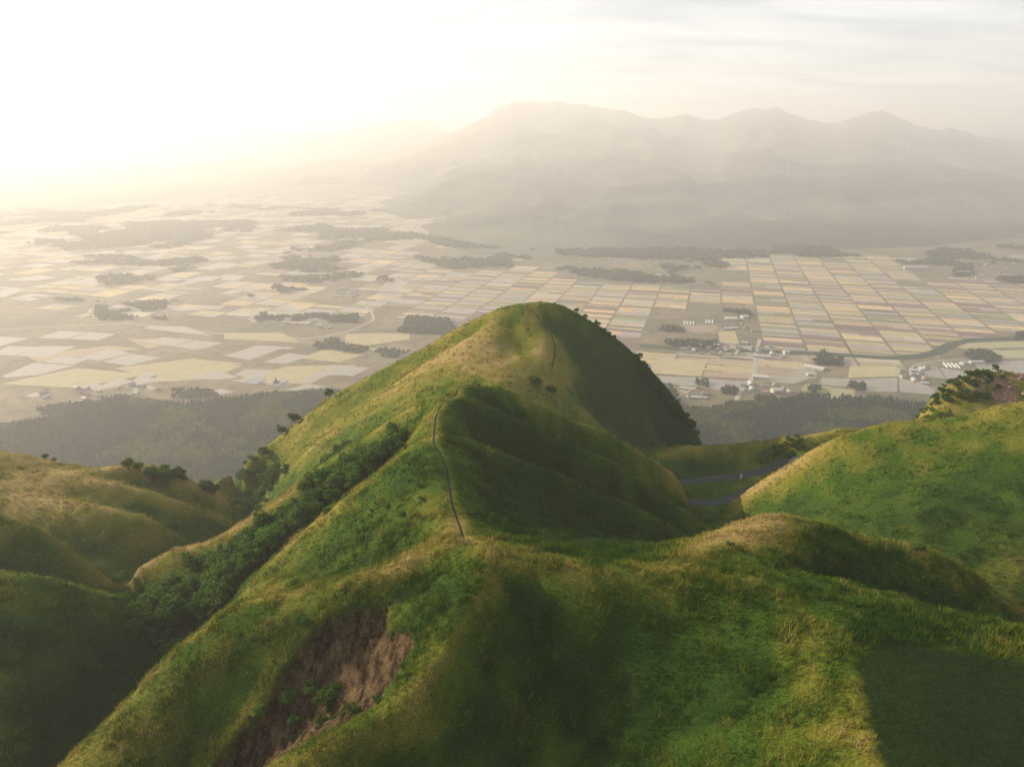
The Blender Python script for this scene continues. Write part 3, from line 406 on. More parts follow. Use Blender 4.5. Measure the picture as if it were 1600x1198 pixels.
 ('bush', -132.9, 284.0, 0.5319001542368065, 'green bush on the shaded right flank of the far left hill', 'bushes on the far left hill'),
 ('tree', -149.5, 263.0, 0.7341594436095963, 'green bush on the shaded right flank of the far left hill', 'bushes on the far left hill'),
 ('bush', -145.0, 268.9, 0.5196556017450333, 'green bush on the shaded right flank of the far left hill', 'bushes on the far left hill'),
 ('tree', -129.8, 284.0, 0.8400655964743562, 'green bush on the shaded right flank of the far left hill', 'bushes on the far left hill'),
 ('tree', -137.5, 275.6, 0.4548633767431419, 'green bush on the shaded right flank of the far left hill', 'bushes on the far left hill'),
 ('tree', -137.9, 275.5, 0.7214039648607081, 'green bush on the shaded right flank of the far left hill', 'bushes on the far left hill'),
 ('bush', -137.8, 277.4, 1.0918385842507545, 'green bush on the shaded right flank of the far left hill', 'bushes on the far left hill'),
 ('bush', -153.0, 262.2, 0.8386172902744569, 'green bush on the shaded right flank of the far left hill', 'bushes on the far left hill'),
 ('tree', -148.6, 264.3, 0.9028617665213323, 'green bush on the shaded right flank of the far left hill', 'bushes on the far left hill'),
 ('bush', -128.4, 286.4, 0.9985069382710992, 'green bush on the shaded right flank of the far left hill', 'bushes on the far left hill'),
 ('bush', -137.8, 275.9, 0.7607530329636671, 'green bush on the shaded right flank of the far left hill', 'bushes on the far left hill'),
 ('tree', -145.8, 268.7, 0.6437821008834177, 'green bush on the shaded right flank of the far left hill', 'bushes on the far left hill'),
 ('tree', -139.0, 276.7, 0.6580886538873301, 'green bush on the shaded right flank of the far left hill', 'bushes on the far left hill'),
 ('tree', -147.0, 266.9, 0.7343113419353905, 'green bush on the shaded right flank of the far left hill', 'bushes on the far left hill'),
 ('bush', -153.6, 258.8, 0.9412592056434704, 'green bush on the shaded right flank of the far left hill', 'bushes on the far left hill'),
 ('tree', -139.4, 277.7, 0.6163923284543118, 'green bush on the shaded right flank of the far left hill', 'bushes on the far left hill'),
 ('tree', -154.0, 261.7, 0.37524269639611135, 'green bush on the shaded right flank of the far left hill', 'bushes on the far left hill'),
 ('bush', -154.0, 263.7, 0.4112796532746499, 'green bush on the shaded right flank of the far left hill', 'bushes on the far left hill'),
 ('bush', -137.9, 278.1, 0.6713232063142254, 'green bush on the shaded right flank of the far left hill', 'bushes on the far left hill'),
 ('tree', -127.9, 287.8, 0.3668718468985035, 'green bush on the shaded right flank of the far left hill', 'bushes on the far left hill'),
 ('tree', -147.2, 267.4, 0.34944880419280794, 'green bush on the shaded right flank of the far left hill', 'bushes on the far left hill'),
 ('tree', -151.7, 266.7, 0.5677021960898542, 'green bush on the shaded right flank of the far left hill', 'bushes on the far left hill'),
 ('tree', -153.9, 261.6, 0.844422980758986, 'green bush on the shaded right flank of the far left hill', 'bushes on the far left hill'),
 ('tree', -128.0, 287.9, 1.0684335351315335, 'green bush on the shaded right flank of the far left hill', 'bushes on the far left hill'),
 ('tree', -127.0, 284.8, 0.6189755658807109, 'green bush on the shaded right flank of the far left hill', 'bushes on the far left hill'),
 ('bush', -152.6, 264.3, 0.8050022331798552, 'green bush on the shaded right flank of the far left hill', 'bushes on the far left hill'),
 ('tree', -145.4, 268.4, 0.47462327679842964, 'green bush on the shaded right flank of the far left hill', 'bushes on the far left hill'),
 ('bush', -148.9, 265.6, 0.8560345339802017, 'green bush on the shaded right flank of the far left hill', 'bushes on the far left hill'),
 ('small', -133.9, 238, 0.6, 'small tree in the hollow low on the far left hill', None),
 ('bush', -135.3, 232, 1.0, 'low round bush below the small tree on the far left hill', None),
 ('bush', -127.6, 187, 1.5, 'round dark bush at the tip of the spur between the left hills', None),
 ('bush', -101.0, 151.7, 0.8525080144166075, 'dark bush in the ravine below the wooded gully', 'bushes in the ravine'),
 ('bush', -108.1, 160.4, 0.7215640849934672, 'dark bush in the ravine below the wooded gully', 'bushes in the ravine'),
 ('bush', -105.1, 154.2, 1.4507468732658286, 'dark bush in the ravine below the wooded gully', 'bushes in the ravine'),
 ('bush', -102.1, 159.3, 1.2753649521003165, 'dark bush in the ravine below the wooded gully', 'bushes in the ravine'),
 ('bush', -103.1, 158.5, 1.070997913781636, 'dark bush in the ravine below the wooded gully', 'bushes in the ravine'),
 ('bush', -106.5, 161.4, 0.723811899085741, 'dark bush in the ravine below the wooded gully', 'bushes in the ravine'),
 ('bush', -100.6, 158.0, 0.7919216294914868, 'dark bush in the ravine below the wooded gully', 'bushes in the ravine'),
 ('bush', -101.6, 152.3, 1.0853163311561445, 'dark bush in the ravine below the wooded gully', 'bushes in the ravine'),
 ('bush', -99.4, 160.8, 1.1920554473462597, 'dark bush in the ravine below the wooded gully', 'bushes in the ravine'),
 ('bush', -99.8, 154.3, 0.7182981692719728, 'dark bush in the ravine below the wooded gully', 'bushes in the ravine'),
 ('bush', -107.0, 161.3, 0.7341460951207548, 'dark bush in the ravine below the wooded gully', 'bushes in the ravine'),
 ('bush', -105.5, 157.8, 0.9514996262845541, 'dark bush in the ravine below the wooded gully', 'bushes in the ravine'),
 ('bush', -100.7, 158.9, 1.2405997326181228, 'dark bush in the ravine below the wooded gully', 'bushes in the ravine'),
 ('bush', -100.1, 151.8, 0.9064049160291342, 'dark bush in the ravine below the wooded gully', 'bushes in the ravine'),
 ('bush', -103.9, 156.5, 0.9926563654577187, 'dark bush in the ravine below the wooded gully', 'bushes in the ravine'),
 ('bush', -97.3, 157.3, 0.7955384676095103, 'dark bush in the ravine below the wooded gully', 'bushes in the ravine'),
 ('bush', -94.7, 151.1, 0.8146093043751459, 'dark bush in the ravine below the wooded gully', 'bushes in the ravine'),
 ('bush', -103.7, 162.4, 1.356031920589159, 'dark bush in the ravine below the wooded gully', 'bushes in the ravine'),
 ('bush', -93.3, 151.7, 1.3279687514106349, 'dark bush in the ravine below the wooded gully', 'bushes in the ravine'),
 ('bush', -103.1, 159.8, 0.7458219605398217, 'dark bush in the ravine below the wooded gully', 'bushes in the ravine'),
 ('bush', -106.2, 160.5, 1.077986542941895, 'dark bush in the ravine below the wooded gully', 'bushes in the ravine'),
 ('bush', -101.7, 151.5, 1.4104401298787994, 'dark bush in the ravine below the wooded gully', 'bushes in the ravine'),
 ('bush', -108.3, 163.0, 1.1234894609655357, 'dark bush in the ravine below the wooded gully', 'bushes in the ravine'),
 ('bush', -102.8, 162.1, 1.0467038612194712, 'dark bush in the ravine below the wooded gully', 'bushes in the ravine'),
 ('bush', -103.3, 152.0, 0.9268203985621821, 'dark bush in the ravine below the wooded gully', 'bushes in the ravine'),
 ('bush', -97.6, 153.2, 0.8615569455338754, 'dark bush in the ravine below the wooded gully', 'bushes in the ravine'),
 ('small', 95.6, 139, 0.85, 'small pale green sapling on the shaded right side of the near right knoll', None),
 ('bush', 91.1, 112, 0.6, 'low green shrub on the far edge of the mown plateau', None),
 ('bush', 89.4, 113, 0.5, 'smaller of two low shrubs on the far edge of the mown plateau', None),
 ('bush', 49.2, 133, 0.5, 'bright green weed clump beside the ridge path at the near saddle', None),
 ('bush', -37.1, 105.0, 1.15, 'largest bright green bush in the middle of the landslide scar', None),
 ('bush', -39.8, 107.0, 0.95, 'bush touching the upper left side of the largest one in the scar', None),
 ('bush', -35.4, 106.0, 0.85, 'bush touching the upper right side of the largest one in the scar', None),
 ('bush', -44.4, 106.5, 1.0, 'left bush of the group in the landslide scar', None),
 ('bush', -42.1, 102.5, 0.7, 'lowest bush left of the largest one in the scar', None),
 ('bush', -29.4, 96.5, 0.75, 'separate round bush right of the largest one in the scar', None),
 ('bush', -49.2, 103.5, 0.7, 'greyish bush at the left rim of the landslide scar', None),
 ('bush', -36.8, 101.0, 0.6, 'low bush just below the largest one in the scar', None),
 ('bush', -24.3, 96.5, 0.4, 'little bush near the lower right rim of the scar', None),
 ('bush', -20.7, 102.0, 0.35, 'tiny bush on the right rim of the scar', None),
 ('bush', -50.8, 102.5, 0.6, 'low green bush at the lower left rim of the scar', None),
 ('bush', -43.9, 116.5, 0.8, 'bushy overhang at the upper left rim of the scar', None),
 ('bush', -25.5, 98.0, 0.18233006742160657, 'small green weed tuft growing on the bare earth of the scar', 'weed tufts in the landslide scar'),
 ('bush', -43.0, 100.4, 0.2732935742606228, 'small green weed tuft growing on the bare earth of the scar', 'weed tufts in the landslide scar'),
 ('bush', -41.6, 99.7, 0.3186768186391207, 'small green weed tuft growing on the bare earth of the scar', 'weed tufts in the landslide scar'),
 ('bush', -33.4, 99.6, 0.19418054007455016, 'small green weed tuft growing on the bare earth of the scar', 'weed tufts in the landslide scar'),
 ('bush', -35.3, 102.5, 0.3476404569578621, 'small green weed tuft growing on the bare earth of the scar', 'weed tufts in the landslide scar'),
 ('bush', -37.4, 101.6, 0.30919436535818046, 'small green weed tuft growing on the bare earth of the scar', 'weed tufts in the landslide scar'),
 ('bush', -42.3, 102.6, 0.3901448182845728, 'small green weed tuft growing on the bare earth of the scar', 'weed tufts in the landslide scar'),
 ('bush', -40.7, 100.3, 0.2734836076970849, 'small green weed tuft growing on the bare earth of the scar', 'weed tufts in the landslide scar'),
 ('bush', -36.9, 99.2, 0.29544462561421125, 'small green weed tuft growing on the bare earth of the scar', 'weed tufts in the landslide scar'),
 ('bush', -32.6, 99.9, 0.21753033888145049, 'small green weed tuft growing on the bare earth of the scar', 'weed tufts in the landslide scar'),
 ('bush', -34.3, 100.3, 0.3077318421211246, 'small green weed tuft growing on the bare earth of the scar', 'weed tufts in the landslide scar'),
 ('bush', -31.4, 98.2, 0.330442355172345, 'small green weed tuft growing on the bare earth of the scar', 'weed tufts in the landslide scar'),
 ('bush', -30.0, 100.7, 0.2531971881958064, 'small green weed tuft growing on the bare earth of the scar', 'weed tufts in the landslide scar'),
 ('bush', -37.7, 101.5, 0.24954184573349186, 'small green weed tuft growing on the bare earth of the scar', 'weed tufts in the landslide scar'),
 ('small', -54.4, 176, 0.6, 'lone small tree on the grassy slope right of the gully', None),
 ('bush', -38.3, 162.7, 0.3789645798588834, 'leafy weed clump on the grassy slope right of the gully', 'weed clumps on the grassy slope'),
 ('bush', -28.2, 152.5, 0.529126407683211, 'leafy weed clump on the grassy slope right of the gully', 'weed clumps on the grassy slope'),
 ('bush', -37.3, 164.8, 0.28353968144312297, 'leafy weed clump on the grassy slope right of the gully', 'weed clumps on the grassy slope'),
 ('bush', -24.8, 167.9, 0.5534856466953086, 'leafy weed clump on the grassy slope right of the gully', 'weed clumps on the grassy slope'),
 ('bush', -41.0, 158.0, 0.32799851500307176, 'leafy weed clump on the grassy slope right of the gully', 'weed clumps on the grassy slope'),
 ('bush', -38.1, 160.9, 0.3346290873094889, 'leafy weed clump on the grassy slope right of the gully', 'weed clumps on the grassy slope'),
 ('bush', -34.6, 162.8, 0.2811657102427971, 'leafy weed clump on the grassy slope right of the gully', 'weed clumps on the grassy slope'),
 ('bush', -28.3, 167.0, 0.2516478425812495, 'leafy weed clump on the grassy slope right of the gully', 'weed clumps on the grassy slope'),
 ('bush', -23.3, 154.7, 0.44520130103771544, 'leafy weed clump on the grassy slope right of the gully', 'weed clumps on the grassy slope'),
 ('bush', -24.6, 161.7, 0.48875940253154515, 'leafy weed clump on the grassy slope right of the gully', 'weed clumps on the grassy slope'),
 ('bush', -39.5, 154.3, 0.4504840852696952, 'leafy weed clump on the grassy slope right of the gully', 'weed clumps on the grassy slope'),
 ('bush', -33.6, 160.2, 0.5058058566000389, 'leafy weed clump on the grassy slope right of the gully', 'weed clumps on the grassy slope'),
 ('bush', 133.5, 313.7, 0.5053613936574202, 'dark scrub in the cleft of the low ridge behind the road', 'scrub in the cleft behind the road'),
 ('bush', 127.4, 315.2, 0.628285202524858, 'dark scrub in the cleft of the low ridge behind the road', 'scrub in the cleft behind the road'),
 ('bush', 140.2, 310.7, 0.5588595561732943, 'dark scrub in the cleft of the low ridge behind the road', 'scrub in the cleft behind the road'),
 ('bush', 140.4, 313.6, 0.8568410766433195, 'dark scrub in the cleft of the low ridge behind the road', 'scrub in the cleft behind the road'),
 ('bush', 128.2, 310.7, 0.8899974521595106, 'dark scrub in the cleft of the low ridge behind the road', 'scrub in the cleft behind the road'),
 ('bush', 143.1, 313.4, 0.758726793408768, 'dark scrub in the cleft of the low ridge behind the road', 'scrub in the cleft behind the road'),
 ('bush', 143.3, 312.3, 0.8621678383192485, 'dark scrub in the cleft of the low ridge behind the road', 'scrub in the cleft behind the road'),
 ('bush', 132.8, 315.8, 0.8389068028950399, 'dark scrub in the cleft of the low ridge behind the road', 'scrub in the cleft behind the road'),
 ('bush', 139.6, 314.6, 0.4922729141092746, 'dark scrub in the cleft of the low ridge behind the road', 'scrub in the cleft behind the road'),
 ('bush', 136.8, 313.9, 0.6109751456962557, 'dark scrub in the cleft of the low ridge behind the road', 'scrub in the cleft behind the road'),
 ('bush', 136.1, 315.3, 0.8328061042059989, 'dark scrub in the cleft of the low ridge behind the road', 'scrub in the cleft behind the road'),
 ('bush', 126.3, 311.4, 0.6347878623093893, 'dark scrub in the cleft of the low ridge behind the road', 'scrub in the cleft behind the road'),
 ('bush', 141.3, 315.2, 0.5799486247927454, 'dark scrub in the cleft of the low ridge behind the road', 'scrub in the cleft behind the road'),
 ('bush', 131.8, 312.6, 0.7303629084489651, 'dark scrub in the cleft of the low ridge behind the road', 'scrub in the cleft behind the road'),
 ('bush', 145.1, 311.3, 0.8849956016619687, 'dark scrub in the cleft of the low ridge behind the road', 'scrub in the cleft behind the road'),
 ('bush', 145.3, 313.9, 0.654162702036563, 'dark scrub in the cleft of the low ridge behind the road', 'scrub in the cleft behind the road'),
 ('bush', 140.5, 310.6, 0.7711809284883419, 'dark scrub in the cleft of the low ridge behind the road', 'scrub in the cleft behind the road'),
 ('bush', 138.6, 312.3, 0.49346950755579394, 'dark scrub in the cleft of the low ridge behind the road', 'scrub in the cleft behind the road'),
 ('bush', 139.6, 315.9, 0.8776912617919442, 'dark scrub in the cleft of the low ridge behind the road', 'scrub in the cleft behind the road'),
 ('bush', 144.1, 315.7, 0.8093220950388491, 'dark scrub in the cleft of the low ridge behind the road', 'scrub in the cleft behind the road'),
 ('bush', 139.8, 311.1, 0.8192316399860795, 'dark scrub in the cleft of the low ridge behind the road', 'scrub in the cleft behind the road'),
 ('bush', 138.3, 315.7, 0.4317072422641938, 'dark scrub in the cleft of the low ridge behind the road', 'scrub in the cleft behind the road'),
 ('bush', 234.8, 336.1, 0.8889618467129585, 'dense green shrub on the left flank of the rocky hill', 'shrubs on the rocky hill'),
 ('small', 223.5, 345.2, 0.5564758422399576, 'dense green shrub on the left flank of the rocky hill', 'shrubs on the rocky hill'),
 ('bush', 251.6, 348.3, 0.6419575981489708, 'dense green shrub on the left flank of the rocky hill', 'shrubs on the rocky hill'),
 ('bush', 238.5, 334.7, 0.6360954192509904, 'dense green shrub on the left flank of the rocky hill', 'shrubs on the rocky hill'),
 ('small', 242.6, 343.7, 0.9241621575362812, 'dense green shrub on the left flank of the rocky hill', 'shrubs on the rocky hill'),
 ('bush', 228.6, 331.4, 0.5637795503554115, 'dense green shrub on the left flank of the rocky hill', 'shrubs on the rocky hill'),
 ('small', 228.3, 341.0, 0.9177603793676883, 'dense green shrub on the left flank of the rocky hill', 'shrubs on the rocky hill'),
 ('bush', 241.3, 332.0, 0.903215504402745, 'dense green shrub on the left flank of the rocky hill', 'shrubs on the rocky hill'),
 ('bush', 241.6, 332.6, 0.5091360494044329, 'dense green shrub on the left flank of the rocky hill', 'shrubs on the rocky hill'),
 ('bush', 221.8, 339.7, 0.7396809027314714, 'dense green shrub on the left flank of the rocky hill', 'shrubs on the rocky hill'),
 ('bush', 249.5, 337.5, 0.8020592927002426, 'dense green shrub on the left flank of the rocky hill', 'shrubs on the rocky hill'),
 ('bush', 226.4, 340.8, 0.9346329904007583, 'dense green shrub on the left flank of the rocky hill', 'shrubs on the rocky hill'),
 ('bush', 228.4, 332.7, 0.8782633610322679, 'dense green shrub on the left flank of the rocky hill', 'shrubs on the rocky hill'),
 ('bush', 254.5, 335.0, 0.7490777091759223, 'dense green shrub on the left flank of the rocky hill', 'shrubs on the rocky hill'),
 ('bush', 246.5, 344.9, 0.7474055555366252, 'dense green shrub on the left flank of the rocky hill', 'shrubs on the rocky hill'),
 ('bush', 222.9, 347.0, 0.5016944442384218, 'dense green shrub on the left flank of the rocky hill', 'shrubs on the rocky hill'),
 ('bush', 234.1, 332.4, 0.5531907622826107, 'dense green shrub on the left flank of the rocky hill', 'shrubs on the rocky hill'),
 ('bush', 251.8, 343.3, 0.4534789301909294, 'dense green shrub on the left flank of the rocky hill', 'shrubs on the rocky hill'),
 ('bush', 236.8, 345.4, 0.936338953656914, 'dense green shrub on the left flank of the rocky hill', 'shrubs on the rocky hill'),
 ('bush', 235.0, 344.9, 0.9802361241330375, 'dense green shrub on the left flank of the rocky hill', 'shrubs on the rocky hill'),
 ('small', 227.0, 342.1, 0.5660087045566821, 'dense green shrub on the left flank of the rocky hill', 'shrubs on the rocky hill'),
 ('bush', 245.5, 338.2, 0.5444349750723133, 'dense green shrub on the left flank of the rocky hill', 'shrubs on the rocky hill'),
 ('bush', 229.1, 332.5, 0.6303593504745032, 'dense green shrub on the left flank of the rocky hill', 'shrubs on the rocky hill'),
 ('bush', 251.6, 333.8, 0.7165390778323297, 'dense green shrub on the left flank of the rocky hill', 'shrubs on the rocky hill'),
 ('bush', 224.3, 335.7, 0.9462190511290706, 'dense green shrub on the left flank of the rocky hill', 'shrubs on the rocky hill'),
 ('bush', 253.4, 339.0, 0.4971747323707394, 'dense green shrub on the left flank of the rocky hill', 'shrubs on the rocky hill'),
 ('bush', 231.6, 336.8, 0.5371000815978205, 'dense green shrub on the left flank of the rocky hill', 'shrubs on the rocky hill'),
 ('bush', 236.8, 341.1, 0.625868772498692, 'dense green shrub on the left flank of the rocky hill', 'shrubs on the rocky hill'),
 ('bush', 244.6, 345.3, 0.8184658639291591, 'dense green shrub on the left flank of the rocky hill', 'shrubs on the rocky hill'),
 ('bush', 228.7, 340.1, 0.4700116217516845, 'dense green shrub on the left flank of the rocky hill', 'shrubs on the rocky hill'),
 ('bush', 237.7, 331.2, 0.9033903353695143, 'dense green shrub on the left flank of the rocky hill', 'shrubs on the rocky hill'),
 ('bush', 221.0, 343.6, 0.8740587151156316, 'dense green shrub on the left flank of the rocky hill', 'shrubs on the rocky hill'),
 ('bush', 218.2, 334.3, 0.6550190406810632, 'dense green shrub on the left flank of the rocky hill', 'shrubs on the rocky hill'),
 ('bush', 229.9, 337.3, 0.5208764450697996, 'dense green shrub on the left flank of the rocky hill', 'shrubs on the rocky hill'),
 ('bush', 236.3, 333.6, 0.960192229753579, 'dense green shrub on the left flank of the rocky hill', 'shrubs on the rocky hill'),
 ('bush', 231.6, 333.1, 0.8716036383009841, 'dense green shrub on the left flank of the rocky hill', 'shrubs on the rocky hill'),
 ('bush', 224.0, 338.5, 0.48457032457913163, 'dense green shrub on the left flank of the rocky hill', 'shrubs on the rocky hill'),
 ('bush', 249.9, 347.8, 0.6039866975969488, 'dense green shrub on the left flank of the rocky hill', 'shrubs on the rocky hill'),
 ('bush', 254.0, 348.5, 0.7246377534549182, 'dense green shrub on the left flank of the rocky hill', 'shrubs on the rocky hill'),
 ('bush', 262.6, 348.0, 0.6742047673693291, 'dense green shrub on the left flank of the rocky hill', 'shrubs on the rocky hill'),
 ('bush', 249.9, 337.7, 0.9011440089082463, 'dense green shrub on the left flank of the rocky hill', 'shrubs on the rocky hill'),
 ('bush', 254.8, 343.5, 0.8440063606751039, 'dense green shrub on the left flank of the rocky hill', 'shrubs on the rocky hill'),
 ('bush', 256.4, 348.2, 0.5907216492549802, 'dense green shrub on the left flank of the rocky hill', 'shrubs on the rocky hill'),
 ('bush', 229.4, 336.6, 0.5958045077313304, 'dense green shrub on the left flank of the rocky hill', 'shrubs on the rocky hill'),
 ('bush', 225.4, 346.7, 0.6023024519910976, 'dense green shrub on the left flank of the rocky hill', 'shrubs on the rocky hill'),
 ('bush', 251.5, 341.0, 0.7368381559601052, 'dense green shrub on the left flank of the rocky hill', 'shrubs on the rocky hill'),
 ('bush', 240.3, 345.4, 0.7330994184739716, 'dense green shrub on the left flank of the rocky hill', 'shrubs on the rocky hill'),
 ('bush', 229.9, 343.1, 0.692415094208695, 'dense green shrub on the left flank of the rocky hill', 'shrubs on the rocky hill'),
 ('bush', 235.4, 331.8, 0.6126559063657511, 'dense green shrub on the left flank of the rocky hill', 'shrubs on the rocky hill'),
 ('bush', 240.7, 330.8, 0.7426965453301524, 'dense green shrub on the left flank of the rocky hill', 'shrubs on the rocky hill'),
 ('bush', 247.8, 342.2, 0.6554613523284649, 'dense green shrub on the left flank of the rocky hill', 'shrubs on the rocky hill'),
 ('bush', 252.4, 344.3, 0.7791123028233314, 'dense green shrub on the left flank of the rocky hill', 'shrubs on the rocky hill'),
 ('bush', 259.2, 340.3, 0.8084802115631241, 'dense green shrub on the left flank of the rocky hill', 'shrubs on the rocky hill'),
 ('bush', 238.7, 340.7, 0.9407014862130589, 'dense green shrub on the left flank of the rocky hill', 'shrubs on the rocky hill'),
 ('bush', 246.0, 331.2, 0.9679787063440921, 'dense green shrub on the left flank of the rocky hill', 'shrubs on the rocky hill'),
 ('bush', 223.4, 338.9, 0.5907860985343115, 'dense green shrub on the left flank of the rocky hill', 'shrubs on the rocky hill'),
 ('bush', 240.3, 340.8, 0.9687950695079528, 'dense green shrub on the left flank of the rocky hill', 'shrubs on the rocky hill'),
 ('bush', 221.0, 339.4, 0.6405981977366847, 'dense green shrub on the left flank of the rocky hill', 'shrubs on the rocky hill'),
 ('bush', 230.6, 337.7, 0.7063736477380227, 'dense green shrub on the left flank of the rocky hill', 'shrubs on the rocky hill'),
 ('bush', 235.6, 339.1, 0.8108949741383442, 'dense green shrub on the left flank of the rocky hill', 'shrubs on the rocky hill'),
 ('bush', 238.9, 346.0, 0.6148187578121379, 'dense green shrub on the left flank of the rocky hill', 'shrubs on the rocky hill'),
 ('bush', 242.6, 335.9, 0.9623223222454298, 'dense green shrub on the left flank of the rocky hill', 'shrubs on the rocky hill'),
 ('bush', 229.8, 340.0, 0.5213902272341935, 'dense green shrub on the left flank of the rocky hill', 'shrubs on the rocky hill'),
 ('bush', 216.5, 338.0, 0.8870476848223603, 'dense green shrub on the left flank of the rocky hill', 'shrubs on the rocky hill'),
 ('bush', 221.1, 331.0, 0.9575371738921934, 'dense green shrub on the left flank of the rocky hill', 'shrubs on the rocky hill'),
 ('bush', 256.0, 347.8, 0.6145206238587982, 'dense green shrub on the left flank of the rocky hill', 'shrubs on the rocky hill'),
 ('bush', 233.9, 334.3, 0.5440241514535783, 'dense green shrub on the left flank of the rocky hill', 'shrubs on the rocky hill'),
 ('small', 218.9, 332.5, 0.5251314067437474, 'dense green shrub on the left flank of the rocky hill', 'shrubs on the rocky hill'),
 ('bush', 229.4, 347.2, 0.9319657205543503, 'dense green shrub on the left flank of the rocky hill', 'shrubs on the rocky hill'),
 ('bush', 226.7, 341.9, 0.7075725951063998, 'dense green shrub on the left flank of the rocky hill', 'shrubs on the rocky hill'),
 ('bush', 225.7, 338.8, 0.7773988167878658, 'dense green shrub on the left flank of the rocky hill', 'shrubs on the rocky hill'),
 ('small', 260.0, 347.5, 0.9956667381841178, 'dense green shrub on the left flank of the rocky hill', 'shrubs on the rocky hill'),
 ('bush', 242.0, 332.2, 0.837887412259162, 'dense green shrub on the left flank of the rocky hill', 'shrubs on the rocky hill'),
 ('bush', 240.1, 338.0, 0.7560025661662804, 'dense green shrub on the left flank of the rocky hill', 'shrubs on the rocky hill'),
 ('bush', 246.7, 340.5, 0.7553493549963433, 'dense green shrub on the left flank of the rocky hill', 'shrubs on the rocky hill'),
 ('bush', 249.8, 337.5, 0.8208552745190029, 'dense green shrub on the left flank of the rocky hill', 'shrubs on the rocky hill'),
 ('bush', 241.7, 343.0, 0.6449260184136358, 'dense green shrub on the left flank of the rocky hill', 'shrubs on the rocky hill'),
 ('bush', 239.5, 329.2, 0.6809890182351479, 'dense green shrub on the left flank of the rocky hill', 'shrubs on the rocky hill'),
 ('bush', 232.0, 334.3, 0.5839474224897032, 'dense green shrub on the left flank of the rocky hill', 'shrubs on the rocky hill'),
 ('bush', 249.3, 345.1, 0.8465812779378513, 'dense green shrub on the left flank of the rocky hill', 'shrubs on the rocky hill'),
 ('bush', 249.0, 347.1, 0.5295845908826398, 'dense green shrub on the left flank of the rocky hill', 'shrubs on the rocky hill'),
 ('bush', 240.9, 344.1, 0.5402808268498824, 'dense green shrub on the left flank of the rocky hill', 'shrubs on the rocky hill'),
 ('bush', 248.9, 343.4, 0.5950743445556472, 'dense green shrub on the left flank of the rocky hill', 'shrubs on the rocky hill'),
 ('bush', 230.3, 337.6, 0.9277990210306668, 'dense green shrub on the left flank of the rocky hill', 'shrubs on the rocky hill'),
 ('bush', 253.8, 340.9, 0.607610046391606, 'dense green shrub on the left flank of the rocky hill', 'shrubs on the rocky hill'),
 ('small', 246.5, 330.4, 0.6943167723749962, 'dense green shrub on the left flank of the rocky hill', 'shrubs on the rocky hill'),
 ('bush', 243.9, 339.1, 0.6133685734949835, 'dense green shrub on the left flank of the rocky hill', 'shrubs on the rocky hill'),
 ('bush', 232.6, 344.9, 0.8522059973655377, 'dense green shrub on the left flank of the rocky hill', 'shrubs on the rocky hill'),
 ('bush', 225.7, 340.1, 0.7209930302226877, 'dense green shrub on the left flank of the rocky hill', 'shrubs on the rocky hill'),
 ('small', 243.8, 331.1, 0.5333802787845245, 'dense green shrub on the left flank of the rocky hill', 'shrubs on the rocky hill'),
 ('bush', 242.3, 338.3, 0.6413236089619007, 'dense green shrub on the left flank of the rocky hill', 'shrubs on the rocky hill'),
 ('bush', 242.1, 337.1, 0.6202687090354856, 'dense green shrub on the left flank of the rocky hill', 'shrubs on the rocky hill'),
 ('small', 244.3, 329.2, 0.6844052937549375, 'dense green shrub on the left flank of the rocky hill', 'shrubs on the rocky hill'),
 ('bush', 222.5, 339.3, 0.5189310704724758, 'dense green shrub on the left flank of the rocky hill', 'shrubs on the rocky hill'),
 ('bush', 245.9, 329.6, 0.5652433759652651, 'dense green shrub on the left flank of the rocky hill', 'shrubs on the rocky hill'),
 ('bush', 248.1, 343.2, 0.6323655665554195, 'dense green shrub on the left flank of the rocky hill', 'shrubs on the rocky hill'),
 ('bush', 253.4, 340.8, 0.8987000497502833, 'dense green shrub on the left flank of the rocky hill', 'shrubs on the rocky hill'),
 ('bush', 218.5, 331.4, 0.5933336613121327, 'dense green shrub on the left flank of the rocky hill', 'shrubs on the rocky hill'),
 ('bush', 236.9, 344.8, 0.4867893361774399, 'dense green shrub on the left flank of the rocky hill', 'shrubs on the rocky hill'),
 ('bush', 227.8, 336.1, 0.9440394496269209, 'dense green shrub on the left flank of the rocky hill', 'shrubs on the rocky hill'),
 ('bush', 216.5, 336.2, 0.9872156345675571, 'dense green shrub on the left flank of the rocky hill', 'shrubs on the rocky hill'),
 ('bush', 226.9, 334.2, 0.9678698210263745, 'dense green shrub on the left flank of the rocky hill', 'shrubs on the rocky hill'),
 ('bush', 234.3, 340.0, 0.9016776437548877, 'dense green shrub on the left flank of the rocky hill', 'shrubs on the rocky hill'),
 ('bush', 242.3, 335.6, 0.5204983551814502, 'dense green shrub on the left flank of the rocky hill', 'shrubs on the rocky hill'),
 ('bush', 251.7, 342.2, 0.783544259755405, 'dense green shrub on the left flank of the rocky hill', 'shrubs on the rocky hill'),
 ('bush', 225.1, 337.9, 0.5775696617486876, 'dense green shrub on the left flank of the rocky hill', 'shrubs on the rocky hill'),
 ('bush', 217.0, 332.4, 0.5968544162938987, 'dense green shrub on the left flank of the rocky hill', 'shrubs on the rocky hill'),
 ('bush', 221.4, 334.1, 0.9014094077611123, 'dense green shrub on the left flank of the rocky hill', 'shrubs on the rocky hill'),
 ('bush', 219.2, 346.8, 0.4955163055182988, 'dense green shrub on the left flank of the rocky hill', 'shrubs on the rocky hill'),
 ('small', 246.4, 342.8, 0.8960939069921527, 'dense green shrub on the left flank of the rocky hill', 'shrubs on the rocky hill'),
]
